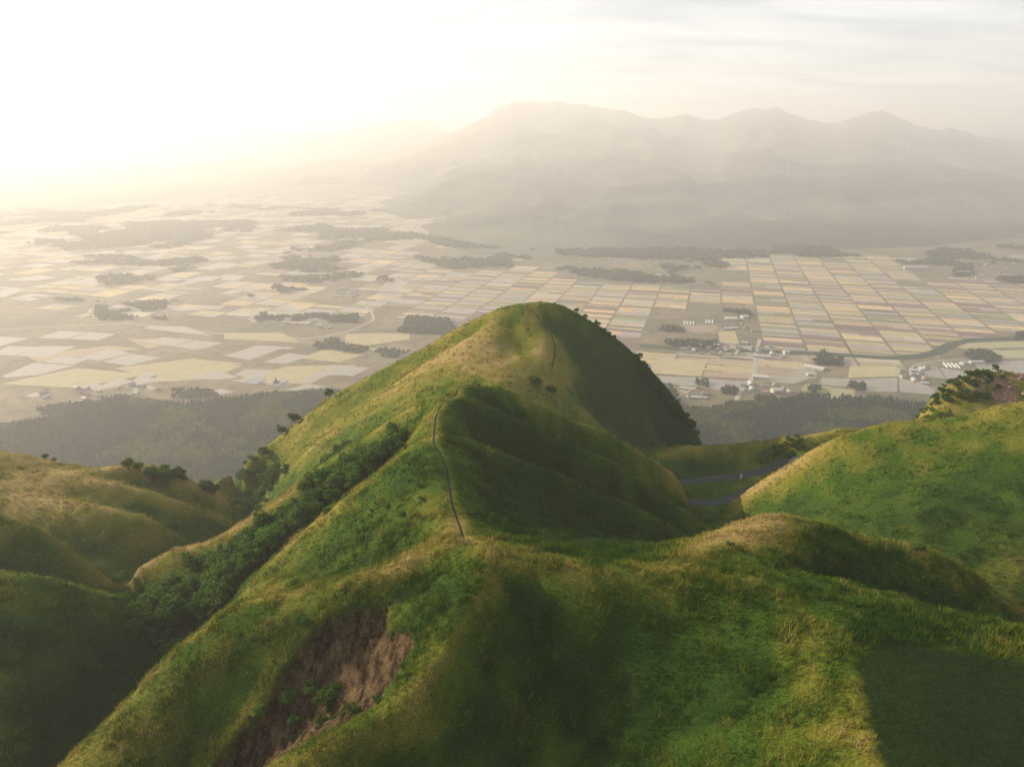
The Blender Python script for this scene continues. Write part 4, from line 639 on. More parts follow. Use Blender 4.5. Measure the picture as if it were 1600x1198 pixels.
VILLAGES = [([(400,1745), (397,1611), (510,1638), (497,1715)], 13, 'small farmhouse among trees where the dark wood meets the fields', 'farmhouses at the wood edge'),
 ([(626,1745), (616,1685), (726,1666), (735,1735)], 14, 'farmhouse in the hamlet beside the straight farm road', 'farmhouses in the roadside hamlet'),
 ([(538,2073), (526,2026), (707,1999), (731,2109), (607,2145)], 22, 'farmhouse in the row north of the pale farm road', 'farmhouses along the stream'),
 ([(753,2145), (725,2026), (834,1973), (862,2073)], 11, 'pale roofed farmhouse near the stream crossing', 'farmhouses at the stream crossing'),
 ([(1089,1797), (1153,1882), (1226,1911), (1122,1745)], 9, 'grey roofed house in the tree circle near the stream bend', 'houses near the stream bend'),
 ([(725,2303), (834,2262), (857,2364), (750,2391)], 8, 'house in the small hamlet north of the brown fields', 'houses of the small hamlet'),
 ([(322,3832), (724,3876), (1057,3768), (1100,3388), (893,3147), (595,3147), (319,3388)], 46, 'tiny house in the wooded town below the mountain slope', 'houses of the wooded town'),
 ([(1913,3388), (2200,3388), (2142,3147), (2551,3388), (2747,3666), (2396,3768)], 22, 'tiny house in the far right settlement below the mountain', 'houses of the far right settlement'),
 ([(-735,2750), (-643,2809), (-728,3073), (-779,3045)], 14, 'white house in the hazy hamlet amid the left fields', 'houses of the hazy hamlet'),
 ([(-1574,2436), (-1292,2436), (-1365,2750), (-1707,2750)], 18, 'faint house in the haze on the far left plain', 'houses in the left haze'),
 ([(-970,2391), (-615,2262), (-600,2391), (-909,2484)], 14, 'hazy farmhouse among trees left of the summit hill', 'farmhouses left of the summit hill'),
 ([(-1208,1625), (-1094,1625), (-911,1685), (-956,1745), (-1254,1695)], 16, 'farmhouse between the flooded paddies and the left wood', 'farmhouses above the left wood')]
SHEDS = [(695, 1680, 22, 14, 8, 3, 0.2, 'tallest white building at the near edge of the fields'),
 (691, 1792, 34, 16, 6, 2, -0.28, 'long cream roofed shed in the roadside hamlet'),
 (878, 1882, 46, 22, 4, 2, -0.75, 'long white roofed shed lying aslant right of the hamlet'),
 (803, 2436, 34, 20, 7, 4, -0.2, 'large white barn with grey side among trees mid plain'),
 (862, 2465, 20, 16, 8, 3, 0.3, 'smaller white barn right of the large one mid plain'),
 (761, 1986, 40, 12, 5, 2, -0.3, 'long pale roofed hall at the stream crossing'),
 (848, 2019, 12, 12, 8, 4, 0.1, 'small cream tower-like house right of the stream crossing'),
 (1333, 1917, 16, 12, 6, 3, 0.4, 'bright white house below the dark tree island'),
 (1381, 1930, 36, 10, 5, 2, 0.1, 'long low white hall below the dark tree island'),
 (839, 1819, 14, 10, 5, 2, 0.1, 'white hut at the corner of the grey paddy'),
 (480, 1638, 30, 9, 4, 1.5, -0.2, 'long white hall among the houses at the wood edge'),
 (2058, 3476, 90, 16, 8, 3, -0.1, 'long white factory hall at the foot of the mountain'),
 (2226, 3353, 50, 16, 8, 3, -0.1, 'white hall right of the long factory at the mountain foot')]
TUNNELS = [(623, 2391, 4, 'long plastic greenhouse tunnel beside the brown field mid plain', 'greenhouses mid plain'),
 (707, 2409, 3, 'plastic greenhouse tunnel next to the big white barn', 'greenhouses by the white barn'),
 (1275, 1905, 4, 'plastic greenhouse tunnel left of the bright white house', 'greenhouses by the tree island'),
 (-731, 1771, 5, 'pale greenhouse tunnel beside the left flooded paddies', 'greenhouses by the left paddies'),
 (-656, 1755, 4, 'greenhouse tunnel nearest the left wood edge', 'greenhouses at the left wood')]
SIGN = (112.3, 299.5)
# ------------------------------------------------------------------ hills: one sheet through the measured ridge and valley lines
def resample(pts, step):
    out = []
    for a, b in zip(pts[:-1], pts[1:]):
        a = np.array(a); b = np.array(b); n = max(1, int(round(np.hypot(*(b - a)[:2]) / step)))
        for i in range(n): out.append(a + (b - a) * i / n)
    out.append(np.array(pts[-1])); return out
LD = dict(LINES)
cp = []
for n_, pts in LINES:
    near = min(p[1] for p in pts)
    cp += resample(pts, 5 if near < 200 else (8 if near < 400 else 40))
cp = np.array(cp)
keep = []
for i in range(len(cp)):                                   # drop near duplicates
    if not keep or np.min(np.hypot(cp[keep, 0] - cp[i, 0], cp[keep, 1] - cp[i, 1])) > 1.5: keep.append(i)
cp = cp[keep]
RC = 0.9
def kern(dx, dy): return (dx * dx + dy * dy + RC * RC) ** 0.56
n = len(cp); S_ = 100.0
A = np.zeros((n + 3, n + 3))
A[:n, :n] = kern((cp[:, None, 0] - cp[None, :, 0]) / 1, (cp[:, None, 1] - cp[None, :, 1]) / 1)
A[:n, :n] -= np.eye(n) * 0.6                              # a little slack so that crossing readings do not spike
A[:n, n] = 1; A[:n, n + 1] = cp[:, 0] / S_; A[:n, n + 2] = cp[:, 1] / S_; A[n:, :n] = A[:n, n:].T
sol = np.linalg.solve(A, np.concatenate([cp[:, 2], [0, 0, 0]]))
gx = [-470.0]
while gx[-1] < 470: gx.append(gx[-1] + (0.55 if -62 < gx[-1] < 0 else 1.25))
gx = np.array(gx)
gy = [24.0]
while gy[-1] < 660: gy.append(gy[-1] + (0.6 if 80 < gy[-1] < 122 else 1.0 if gy[-1] < 190 else min(4.0, 1.0 + (gy[-1] - 190) * 0.012)))
gy = np.array(gy)
GX, GY = np.meshgrid(gx, gy)
def tps(X, Y):
    sh = X.shape; X = X.ravel(); Y = Y.ravel(); Z = np.empty(X.size)
    for i in range(0, X.size, 20000):
        j = slice(i, i + 20000)
        Z[j] = kern(X[j, None] - cp[None, :, 0], Y[j, None] - cp[None, :, 1]) @ sol[:n] + sol[n] + sol[n + 1] * X[j] / S_ + sol[n + 2] * Y[j] / S_
    return Z.reshape(sh)
GZ = tps(GX, GY)
# small relief
SCAR = SCAR_W
sd = sdpoly(GX, GY, SCAR) + fbm(GX, GY, 4, 4, 5) * 1.3
amp = np.clip(0.35 + (GY - 100) / 300, 0.35, 1.1)
GZ += fbm(GX, GY, 22, 4, 1) * amp * 0.5
mosaic = fbm(GX * 1.0 + fbm(GX, GY, 30, 2, 9) * 12, GY, 9, 3, 3)
GZ += mosaic * 0.3 * amp
dR, _ = pdist(GX, GY, SCAR[6:15])
GZ -= sstep(0.0, 0.9, sd) * (0.7 + 3.0 * sstep(2, 9, dR))
rill = fbm(GX * 0.9 + GY * 0.55 + fbm(GX, GY, 9, 2, 14) * 3, GX * 0.22 - GY * 0.3, 5.0, 6, 12, 0.68)
scar_m = sstep(-0.2, 0.6, sd)
GZ += scar_m * rill * 1.3
rd, rpar = pdist(GX, GY, ROAD)
RZ = np.interp(rpar, np.arange(len(ROAD)), [p[2] for p in ROAD])
k = 1 - sstep(3.4, 9.0, rd)
GZ = GZ * (1 - k) + (RZ - 0.05) * k
pd_, _ = pdist(GX, GY, PATH)
pd2_, _ = pdist(GX, GY, PATH2)
pdm = np.minimum(pd_, pd2_)
GZ -= (1 - sstep(0.5, 2.2, pdm)) * 0.3
NX_ = len(gx); NY_ = len(gy)
def gidx(x, y):
    fx = np.clip(np.interp(x, gx, np.arange(NX_)), 0, NX_ - 1.001)
    fy = np.clip(np.interp(y, gy, np.arange(NY_)), 0, NY_ - 1.001)
    return fx, fy
def gsample(G, x, y):
    fx, fy = gidx(x, y); ix = fx.astype(int); iy = fy.astype(int); fx = fx - ix; fy = fy - iy
    return (G[iy, ix] * (1 - fx) + G[iy, ix + 1] * fx) * (1 - fy) + (G[iy + 1, ix] * (1 - fx) + G[iy + 1, ix + 1] * fx) * fy
def H(x, y): return gsample(GZ, np.atleast_1d(x), np.atleast_1d(y))
# convexity at two scales (grass on crests is dry and straw coloured, hollows stay green)
def lap(G, r):
    x0 = gsample(G, GX - r, GY); x1 = gsample(G, GX + r, GY); y0 = gsample(G, GX, np.clip(GY - r, 24, 660)); y1 = gsample(G, GX, np.clip(GY + r, 24, 660))
    return (4 * G - x0 - x1 - y0 - y1) / r
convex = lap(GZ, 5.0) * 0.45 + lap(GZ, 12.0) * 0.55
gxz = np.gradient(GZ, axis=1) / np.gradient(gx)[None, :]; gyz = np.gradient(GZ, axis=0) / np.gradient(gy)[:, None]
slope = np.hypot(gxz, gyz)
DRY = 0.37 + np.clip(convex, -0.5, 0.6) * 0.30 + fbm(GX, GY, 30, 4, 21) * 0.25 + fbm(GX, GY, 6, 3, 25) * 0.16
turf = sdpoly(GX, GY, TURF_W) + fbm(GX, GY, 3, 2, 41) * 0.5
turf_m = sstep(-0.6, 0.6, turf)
for (zx, zy, zr, za) in DRY_LIT_Z:                             # drier or greener stands; also paints sunlit faces golden and shaded slopes darker
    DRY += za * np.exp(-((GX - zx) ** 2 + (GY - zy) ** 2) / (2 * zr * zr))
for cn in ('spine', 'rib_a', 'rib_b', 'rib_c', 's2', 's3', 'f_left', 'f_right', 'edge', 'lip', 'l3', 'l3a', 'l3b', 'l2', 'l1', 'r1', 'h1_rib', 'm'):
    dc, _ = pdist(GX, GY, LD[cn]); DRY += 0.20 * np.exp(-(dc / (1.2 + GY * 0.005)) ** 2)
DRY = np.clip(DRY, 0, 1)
Q = np.arange(NX_ * NY_).reshape(NY_, NX_)
F_ = np.stack([Q[:-1, :-1], Q[:-1, 1:], Q[1:, 1:], Q[1:, :-1]], -1).reshape(-1, 4)
soil_m = scar_m; path_m = pdm
rock_m = sstep(-2, 3, sdpoly(GX, GY, ROCK_W) + fbm(GX, GY, 8, 3, 51) * 6) * sstep(-0.2, 0.15, fbm(GX, GY, 7, 4, 55) + 0.1)
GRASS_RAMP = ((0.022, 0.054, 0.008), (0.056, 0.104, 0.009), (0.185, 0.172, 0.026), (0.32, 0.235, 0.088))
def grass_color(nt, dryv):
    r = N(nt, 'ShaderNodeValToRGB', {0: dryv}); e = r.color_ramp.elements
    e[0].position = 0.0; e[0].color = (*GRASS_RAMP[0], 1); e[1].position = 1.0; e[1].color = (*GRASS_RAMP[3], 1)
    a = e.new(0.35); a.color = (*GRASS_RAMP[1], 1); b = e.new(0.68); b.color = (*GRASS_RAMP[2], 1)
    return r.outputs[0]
m_hill, nt, out = newmat('hill_grassland')
dn = noise(nt, 0.9, 6, 0.7); dn2 = noise(nt, 0.12, 4)
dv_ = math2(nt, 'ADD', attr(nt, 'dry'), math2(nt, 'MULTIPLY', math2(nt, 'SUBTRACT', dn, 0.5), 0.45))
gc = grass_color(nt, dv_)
gc = mixc(nt, attr(nt, 'turf'), gc, mixc(nt, mrange(nt, dn, 0.3, 0.7), (0.008, 0.020, 0.004), (0.020, 0.040, 0.008)))
geo = N(nt, 'ShaderNodeNewGeometry').outputs['Position']
mpn = N(nt, 'ShaderNodeMapping', {'Vector': geo, 'Rotation': (0, 0, 0.9), 'Scale': (0.5, 0.22, 0.25)})
sn = noise(nt, 1.1, 8, 0.75, mpn.outputs[0])
soil = mixc(nt, mrange(nt, sn, 0.40, 0.62), (0.020, 0.013, 0.007), (0.165, 0.108, 0.055))
rockc = mixc(nt, mrange(nt, noise(nt, 0.7, 8, 0.8), 0.38, 0.62), (0.10, 0.06, 0.045), (0.42, 0.25, 0.17))
gc = mixc(nt, attr(nt, 'soil'), gc, soil); gc = mixc(nt, attr(nt, 'rock'), gc, rockc)
fine = mrange(nt, noise(nt, 2.6, 5, 0.75), 0.36, 0.62, 0.45, 1.15)
gc = mixc(nt, 1.0, gc, N(nt, 'ShaderNodeCombineColor', {0: fine, 1: fine, 2: fine}).outputs[0], 'MULTIPLY')
bsdf(nt, out, gc, 0.95, bump=noise(nt, 1.6, 8, 0.75), bstr=1.0, bdist=0.9, spec=0.05)
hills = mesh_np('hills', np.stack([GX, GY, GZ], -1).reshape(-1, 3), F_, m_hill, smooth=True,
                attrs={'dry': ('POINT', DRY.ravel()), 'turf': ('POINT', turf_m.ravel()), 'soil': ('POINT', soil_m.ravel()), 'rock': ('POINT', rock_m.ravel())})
tag(hills, kind='structure')
# ------------------------------------------------------------------ plain and mountains
m_plain, nt, out = newmat('plain_ground')
pn = noise(nt, 0.004, 8, 0.6); pn2 = noise(nt, 0.03, 5, 0.6)
c = mixc(nt, mrange(nt, pn, 0.38, 0.62), (0.100, 0.090, 0.055), (0.19, 0.155, 0.10))
c = mixc(nt, mrange(nt, pn2, 0.45, 0.7), c, (0.075, 0.068, 0.045))
bsdf(nt, out, c, 0.95)
R_ = 27500
plain = mesh_np('plain', [(-R_, -300, 0), (R_, -300, 0), (R_, R_, 0), (-R_, R_, 0)], [(0, 1, 2, 3)], m_plain); tag(plain, kind='structure')
def azx(u, v=215.0):                                      # heading tangent x/y of a skyline reading
    return u
m_mt, nt, out = newmat('mountain_slopes')
c = mixc(nt, sstep_n(nt, attr(nt, 'wood')), (0.085, 0.095, 0.072), (0.018, 0.030, 0.030))
c = mixc(nt, math2(nt, 'MULTIPLY', mrange(nt, noise(nt, 0.0035, 8, 0.65), 0.4, 0.65), 0.5), c, (0.10, 0.09, 0.06))
bsdf(nt, out, c, 0.95)
def mountain(name, SK, Yc, YF, y1, seed, rough, back, woodk, p=1.7):
    """SK: list of (x/y heading, height at crest); YF: list of (heading, foot distance)"""
    hs = np.array([s[0] for s in SK]); zs = np.array([s[1] for s in SK])
    a = np.linspace(hs[0], hs[-1], 620)
    s = np.linspace(0, 1.35, 170)
    AA, SS = np.meshgrid(a, s)
    yf = np.interp(AA, [q[0] for q in YF], [q[1] for q in YF])
    yc = Yc + fbm(AA * 14, AA * 0, 1, 3, seed + 3) * Yc * 0.03
    Y = yf + (yc - yf) * SS; X = AA * Y
    zc = np.interp(AA, hs, zs) + fbm(AA * 400, AA * 0 + 3, 3.2, 4, seed + 9) * 16 * np.clip(np.interp(AA, hs, zs) / 900, 0, 1)
    zsm = np.convolve(np.pad(np.interp(a, hs, zs), 10, mode='edge'), np.ones(21) / 21, 'valid')[None, :]
    t = np.clip(SS, 0, 1)
    w = sstep(0.7, 0.97, t)
    prof = (zsm * (1 - w) + zc * w) * t ** p
    env = np.clip(t * 4, 0, 1) * (1 - sstep(0.75, 0.97, t) * 0.93)
    rn = 1 - np.abs(fbm(X + fbm(X, Y, 1300, 3, seed + 5) * 700, Y * 0.45, 2000, 6, seed, 0.52))
    Z = prof + env * (rn - 0.72) * rough * (0.35 + t)
    Z = np.where(SS > 1, zc * (1 - (SS - 1) * back), Z)
    Z = np.where(SS < 0.004, -6, Z)
    wood = fbm(X, Y, 1900, 5, seed + 30) * 0.9 + (0.55 - t) * woodk
    nx, ny = len(a), len(s); q = np.arange(nx * ny).reshape(ny, nx)
    Fq = np.stack([q[:-1, :-1], q[:-1, 1:], q[1:, 1:], q[1:, :-1]], -1).reshape(-1, 4)
    o = mesh_np(name, np.stack([X, Y, Z], -1).reshape(-1, 3), Fq, m_mt, smooth=True, attrs={'wood': ('POINT', wood.ravel())})
    return tag(o, kind='structure')
mountain("mountain_range", SKY_A, 13300, FOOT_A, 0, 3, 400, 1.2, 0.8)
mountain('distant_peak', SKY_B, 17500, [(-2, 12600), (2, 12600)], 0, 40, 250, 1.0, 0.5)
mountain('caldera_rim', SKY_C, 22000, [(-2, 19500), (2, 19500)], 0, 60, 150, 0.5, 0.5)
# ------------------------------------------------------------------ road and footpaths
def ribbon(name, pts, w, mat, lift, zf=None, sub=2.0, kind='structure', u=None):
    P_ = [np.array(p[:2]) for p in resample([tuple(p) for p in pts], sub)]
    P_ = np.array(P_)
    for _ in range(4): P_[1:-1] = P_[1:-1] * 0.5 + (P_[:-2] + P_[2:]) * 0.25
    T = np.gradient(P_, axis=0); T /= np.linalg.norm(T, axis=1)[:, None] + 1e-9
    Nn = np.stack([-T[:, 1], T[:, 0]], 1)
    offs = np.linspace(-w / 2, w / 2, 5)
    V = []
    for k in offs:
        q = P_ + Nn * k; z = zf(q[:, 0], q[:, 1]) + lift
        V.append(np.column_stack([q, z]))
    V = np.stack(V, 1).reshape(-1, 3); n = len(P_)
    q = np.arange(n * 5).reshape(n, 5)
    Fq = np.stack([q[:-1, :-1], q[:-1, 1:], q[1:, 1:], q[1:, :-1]], -1).reshape(-1, 4)[:, ::-1]
    o = mesh_np(name, V, Fq, mat, smooth=True); tag(o, kind=kind); return o, P_, Nn
m_asph, nt, out = newmat('worn_asphalt')
c = mixc(nt, mrange(nt, noise(nt, 0.8, 5), 0.35, 0.65), (0.024, 0.026, 0.032), (0.040, 0.041, 0.046)); bsdf(nt, out, c, 0.8)
road_xy = [(p[0], p[1]) for p in ROAD]
def road_z(x, y):
    d, par = pdist(x, y, ROAD); return np.interp(par, np.arange(len(ROAD)), [p[2] for p in ROAD])
def drape(x, y): return np.maximum(H(x, y), 0)
road, RP, RN = ribbon('road', ROAD, 5.6, m_asph, 0.10, drape)
m_path = simple('trodden_soil', (0.012, 0.015, 0.007), 0.95, 0.5, 1.5)
ribbon('footpath', PATH, 0.6, m_path, 0.03, drape, 1.0); ribbon('footpath', PATH2, 0.7, m_path, 0.03, drape, 1.0)

# ------------------------------------------------------------------ rice fields on the plain
TH = math.radians(16.1); ct, st = math.cos(TH), math.sin(TH)
PAL = np.array([(0.50, 0.34, 0.17), (0.54, 0.40, 0.21), (0.36, 0.32, 0.16), (0.30, 0.25, 0.16), (0.13, 0.085, 0.09), (0.18, 0.125, 0.12), (0.42, 0.37, 0.27), (0.19, 0.20, 0.09), (0.33, 0.29, 0.24)])
PAL = PAL * 0.85 + PAL.mean(0) * 0.08
FV, FF, FC, FM = [], [], [], []
def in_any(x, y, polys):
    r = np.zeros(np.shape(x), bool)
    for P_ in polys: r |= inpoly(np.asarray(x), np.asarray(y), P_)
    return r
def addq(pts, col, water, zz=None):
    b = len(FV); FV.extend([(p[0], p[1], zz if zz else (0.14 if not water else 0.10)) for p in pts]); FF.append((b, b + 1, b + 2, b + 3)); FC.append(col); FM.append(1 if water else 0)
KF = 1.4
def frame(c, s): return (KF * (c * ct + s * st), KF * (-c * st + s * ct))
fr = random.Random(5)
for k in range(-46, 26):
    c0 = 137 + 92.5 * k
    s = 1380 + fr.uniform(0, 20)
    while s < 5200:
        blk = fr.choice([95, 100, 105, 110]); s1 = s + blk
        xm, ym = frame(c0 + 46, s + blk / 2)
        u_h = xm / ym
        skip = in_any([xm], [ym], NOFIELD)[0]; ym /= KF
        skip = skip or ym < 1330 or (u_h > 0.02 and ym > 2760 - 350 * max(0, 0.25 - u_h) * 4)
        far_left = u_h < -0.18
        if far_left: skip = skip or fr.random() < 0.42
        if u_h > 1.3 or u_h < -1.35: skip = True
        if u_h < -0.02 and ym < 1750: skip = True
        if not skip:
            t = s + 1.5; base = fr.randrange(len(PAL))
            while t < s1 - 6:
                d = fr.choice([7, 9, 12, 12, 16, 22, 30]) if not far_left else fr.choice([22, 30, 48])
                t1 = min(t + d, s1 - 3)
                if s1 - 3 - t1 < 5: t1 = s1 - 3
                if fr.random() < 0.4: base = fr.randrange(len(PAL))
                idx = base if fr.random() < 0.6 else fr.randrange(len(PAL))
                parts = [(c0 + 3.2, c0 + 89.3)] if fr.random() < 0.75 else [(c0 + 3.2, c0 + 45), (c0 + 46, c0 + 89.3)]
                for a, b in parts:
                    col = PAL[idx] * fr.uniform(0.85, 1.12)
                    wat = fr.random() < (0.16 if u_h > 0.02 else 0.34)
                    addq([frame(a, t), frame(b, t), frame(b, t1 - 0.7), frame(a, t1 - 0.7)], col, wat)
                t = t1
        s = s1 + 4
# larger odd fields of the near plain, right and left
for i_, (P_, col, wat) in enumerate(NEARFIELDS): addq(P_, np.array(col) * (0.6 if P_[0][0] > 0 else 0.3) + PAL.mean(0) * (0.4 if P_[0][0] > 0 else 0.7), wat, 0.16 + i_ * 0.006)
for i_, P_ in enumerate(PADDIES):
    zp = 0.45 + i_ * 0.006
    a_ = 0.5 * sum(P_[i][0] * P_[(i + 1) % len(P_)][1] - P_[(i + 1) % len(P_)][0] * P_[i][1] for i in range(len(P_)))
    if a_ < 0: P_ = P_[::-1]
    if len(P_) == 4: addq(P_, (0.3, 0.27, 0.2), True, zp)
    else:
        cx = sum(p[0] for p in P_) / len(P_); cy = sum(p[1] for p in P_) / len(P_)
        for i in range(len(P_)):
            q0, q1 = P_[i], P_[(i + 1) % len(P_)]; mid = ((q0[0] + q1[0]) / 2, (q0[1] + q1[1]) / 2)
            addq([(cx, cy), q0, mid, q1], (0.3, 0.27, 0.2), True, zp)
m_field, nt, out = newmat('rice_field_soil')
c = attr(nt, 'tint', 'Color'); n1 = noise(nt, 0.03, 6, 0.7)
c = mixc(nt, math2(nt, 'MULTIPLY', mrange(nt, n1, 0.4, 0.7), 0.35), c, (0.12, 0.11, 0.07))
bsdf(nt, out, c, 0.9)
m_wat, nt, out = newmat('flooded_paddy')
n1 = noise(nt, 0.06, 5, 0.7)
bsdf(nt, out, mixc(nt, mrange(nt, n1, 0.4, 0.6), (0.16, 0.14, 0.11), (0.24, 0.21, 0.16)), 0.38, spec=0.9)
fields = mesh_np('rice_fields', FV, FF, [m_field, m_wat], attrs={'tint': ('FACE', np.array(FC))}, matidx=FM); tag(fields, kind='structure')
flat = lambda x, y: np.zeros(np.shape(x))
m_stream = simple('stream_bank_scrub', (0.035, 0.05, 0.03), 0.9, 0.35, 0.03)
ribbon('stream_bank', STREAM, 40, m_stream, 0.25, flat, 25)
m_vr = simple('farm_road', (0.30, 0.28, 0.25), 0.9, 0.1, 0.1)
for nm, w in ((ROADV1, 12), (ROADV2, 9), (ROADV3, 8), (ROADV4, 7), (ROADV5, 9)):
    ribbon('farm_road', nm, w, m_vr, 0.30, flat, 20)
# ------------------------------------------------------------------ grass: tufts of blades over the hills
def in_view(x, y, z, m=0.12):
    ca, sa = math.cos(math.radians(19.8)), math.sin(math.radians(19.8))
    zc = z - CZ; t = y * ca - zc * sa; up = y * sa + zc * ca
    return (np.abs(x / t) < 0.75 * (1 + m)) & (np.abs(up / t) < 0.5616 * (1 + m)) & (t > 20)
def scatter(n, x0, x1, y0, y1):
    return rng.uniform(x0, x1, n), rng.uniform(y0, y1, n)
NXg, NYg = -gxz, -gyz
def grass_zone(y0, y1, dens, hgt, wid, nb):
    area = 2 * 1.1 * y1 * (y1 - y0); n = int(area * dens)
    x, y = scatter(n, -1.1 * y1, 1.1 * y1, y0, y1)
    m = np.abs(x) < 455; x, y = x[m], y[m]
    z = H(x, y); m = in_view(x, y, z); x, y, z = x[m], y[m], z[m]
    # drop what faces away from anything the camera could see
    nx, ny = gsample(NXg, x, y), gsample(NYg, x, y)
    L_ = np.sqrt(nx * nx + ny * ny + 1); facing = (-x * nx - y * ny + (CZ - z)) / (L_ * np.sqrt(x * x + y * y + (CZ - z) ** 2))
    m = facing > -0.25
    bare = gsample(soil_m, x, y); tf = gsample(turf_m, x, y); rk = gsample(rock_m, x, y)
    rdd, _ = pdist(x, y, ROAD)
    u = rng.random(len(x))
    m &= (bare < 0.35) & (gsample(pdm, x, y) > 0.85) & (rk < 0.5) & (rdd > 3.6) & ((tf < 0.5) | (u < 0.55))
    x, y, z, nx, ny, L_, tf, rdd = [q[m] for q in (x, y, z, nx, ny, L_, tf, rdd)]
    dry = gsample(DRY, x, y) + rng.normal(0, 0.13, len(x)) + fbm(x * 1.6, y * 0.8, 2.6, 3, 71) * 0.26
    tall = np.clip(0.75 + fbm(x, y, 4, 3, 81) * 0.8, 0.3, 1.7) * np.where(tf > 0.5, 0.22, 1.0) * np.where(rdd < 7, 0.5, 1)
    nrm = np.stack([nx / L_, ny / L_, 1 / L_], 1)
    Vs, Ds, Ns = [], [], []
    for b in range(nb):
        a = rng.uniform(0, 2 * np.pi, len(x)); r = rng.uniform(0, 0.35, len(x)) * (wid / 0.1) ** 0.5
        bx = x + np.cos(a) * r; by = y + np.sin(a) * r; bz = z - 0.12
        h = hgt * tall * rng.uniform(0.55, 1.2, len(x)); lean = rng.uniform(0.05, 0.5, len(x)) * h
        o = rng.uniform(0, 2 * np.pi, len(x)); w = wid * rng.uniform(0.6, 1.3, len(x)) * 0.5
        la = a + rng.normal(0, 0.6, len(x))
        p0 = np.stack([bx - np.cos(o) * w, by - np.sin(o) * w, bz], 1); p1 = np.stack([bx + np.cos(o) * w, by + np.sin(o) * w, bz], 1)
        p2 = np.stack([bx + np.cos(la) * lean + 0.12 * h, by + np.sin(la) * lean, bz + h], 1)
        Vs.append(np.stack([p0, p1, p2], 1)); dd = dry + rng.normal(0, 0.07, len(x))
        Ds.append(np.stack([dd - 0.05, dd - 0.05, dd + 0.10], 1)); Ns.append(np.repeat(nrm[:, None, :], 3, 1))
    return np.concatenate(Vs).reshape(-1, 3), np.concatenate(Ds).ravel(), np.concatenate(Ns).reshape(-1, 3), np.repeat(np.tile(tf, nb), 3)
parts = [grass_zone(60, 95, 4.6, 1.15, 0.13, 5), grass_zone(95, 120, 3.6, 1.3, 0.16, 5), grass_zone(120, 150, 2.8, 1.35, 0.20, 5), grass_zone(150, 215, 1.9, 0.95, 0.24, 5), grass_zone(215, 290, 0.9, 0.95, 0.33, 4), grass_zone(290, 400, 0.45, 1.0, 0.42, 4)]
V = np.concatenate([p[0] for p in parts]); D = np.clip(np.concatenate([p[1] for p in parts]), 0, 1); NR = np.concatenate([p[2] for p in parts]); TFv = np.concatenate([p[3] for p in parts])
print('grass tris', len(V) // 3)
m_gr, nt, out = newmat('grass_blades')
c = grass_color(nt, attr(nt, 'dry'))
c = mixc(nt, attr(nt, 'turf'), c, (0.013, 0.030, 0.006))
nv = N(nt, 'ShaderNodeAttribute', attribute_name='nrm').outputs['Vector']
gn = N(nt, 'ShaderNodeNewGeometry').outputs['Normal']
nm = N(nt, 'ShaderNodeMix', {'Factor': 0.42}, data_type='VECTOR')
nt.links.new(nv, nm.inputs[4]); nt.links.new(gn, nm.inputs[5])
nn = N(nt, 'ShaderNodeVectorMath', {0: nm.outputs[1]}, operation='NORMALIZE').outputs[0]
d_ = N(nt, 'ShaderNodeBsdfDiffuse', {'Color': c, 'Normal': nn}); tr = N(nt, 'ShaderNodeBsdfTranslucent', {'Color': c})
ms = N(nt, 'ShaderNodeMixShader', {0: 0.35}); nt.links.new(d_.outputs[0], ms.inputs[1]); nt.links.new(tr.outputs[0], ms.inputs[2]); nt.links.new(ms.outputs[0], out.inputs[0])
grass = mesh_np('tall_grass', V, np.arange(len(V)).reshape(-1, 3), m_gr, attrs={'dry': ('POINT', D), 'turf': ('POINT', TFv)})
at = grass.data.attributes.new('nrm', 'FLOAT_VECTOR', 'POINT'); at.data.foreach_set('vector', NR.astype(np.float32).ravel())
tag(grass, kind='stuff')
# ------------------------------------------------------------------ woods at the foot of the hills and on the plain
CN = {}
def conifer_template():
    V, F, K = [], [], []
    for (z0, z1, r) in ((0.12, 0.62, 1.0), (0.42, 1.0, 0.66)):
        b = len(V)
        for i in range(6):
            a = i * math.pi / 3 + z0 * 5; V.append((math.cos(a) * r, math.sin(a) * r, z0 + 0.05 * (i % 2)))
        V.append((0, 0, z1))
        for i in range(6): F.append((b + i, b + (i + 1) % 6, b + 6))
    return np.array(V), np.array(F)
def round_template(seed, n=22):
    r = np.random.default_rng(seed); V, F = [], []
    for i in range(n):                                     # a crown of leaf clumps
        d = r.normal(size=3); d /= np.linalg.norm(d); d[2] = abs(d[2]) * 0.9 - 0.15
        c = d * r.uniform(0.55, 0.95); c = np.array([c[0], c[1], 0.55 + c[2] * 0.45])
        s = r.uniform(0.25, 0.42); b = len(V)
        for q in ((1, 0, 0), (-.5, .87, 0), (-.5, -.87, 0), (0, 0, 1.1), (0, 0, -0.6)): V.append(c + np.array(q) * s * np.array([1, 1, 0.7]) * r.uniform(0.8, 1.2, 3))
        F += [(b, b + 1, b + 3), (b + 1, b + 2, b + 3), (b + 2, b, b + 3), (b + 1, b, b + 4), (b + 2, b + 1, b + 4), (b, b + 2, b + 4)]
    return np.array(V), np.array(F)
T_CON = conifer_template(); T_RND = round_template(3)
m_wood, nt, out = newmat('woodland_foliage')
c = attr(nt, 'tint', 'Color'); d_ = N(nt, 'ShaderNodeBsdfDiffuse', {'Color': c}); tr = N(nt, 'ShaderNodeBsdfTranslucent', {'Color': c})
ms = N(nt, 'ShaderNodeMixShader', {0: 0.2}); nt.links.new(d_.outputs[0], ms.inputs[1]); nt.links.new(tr.outputs[0], ms.inputs[2]); nt.links.new(ms.outputs[0], out.inputs[0])
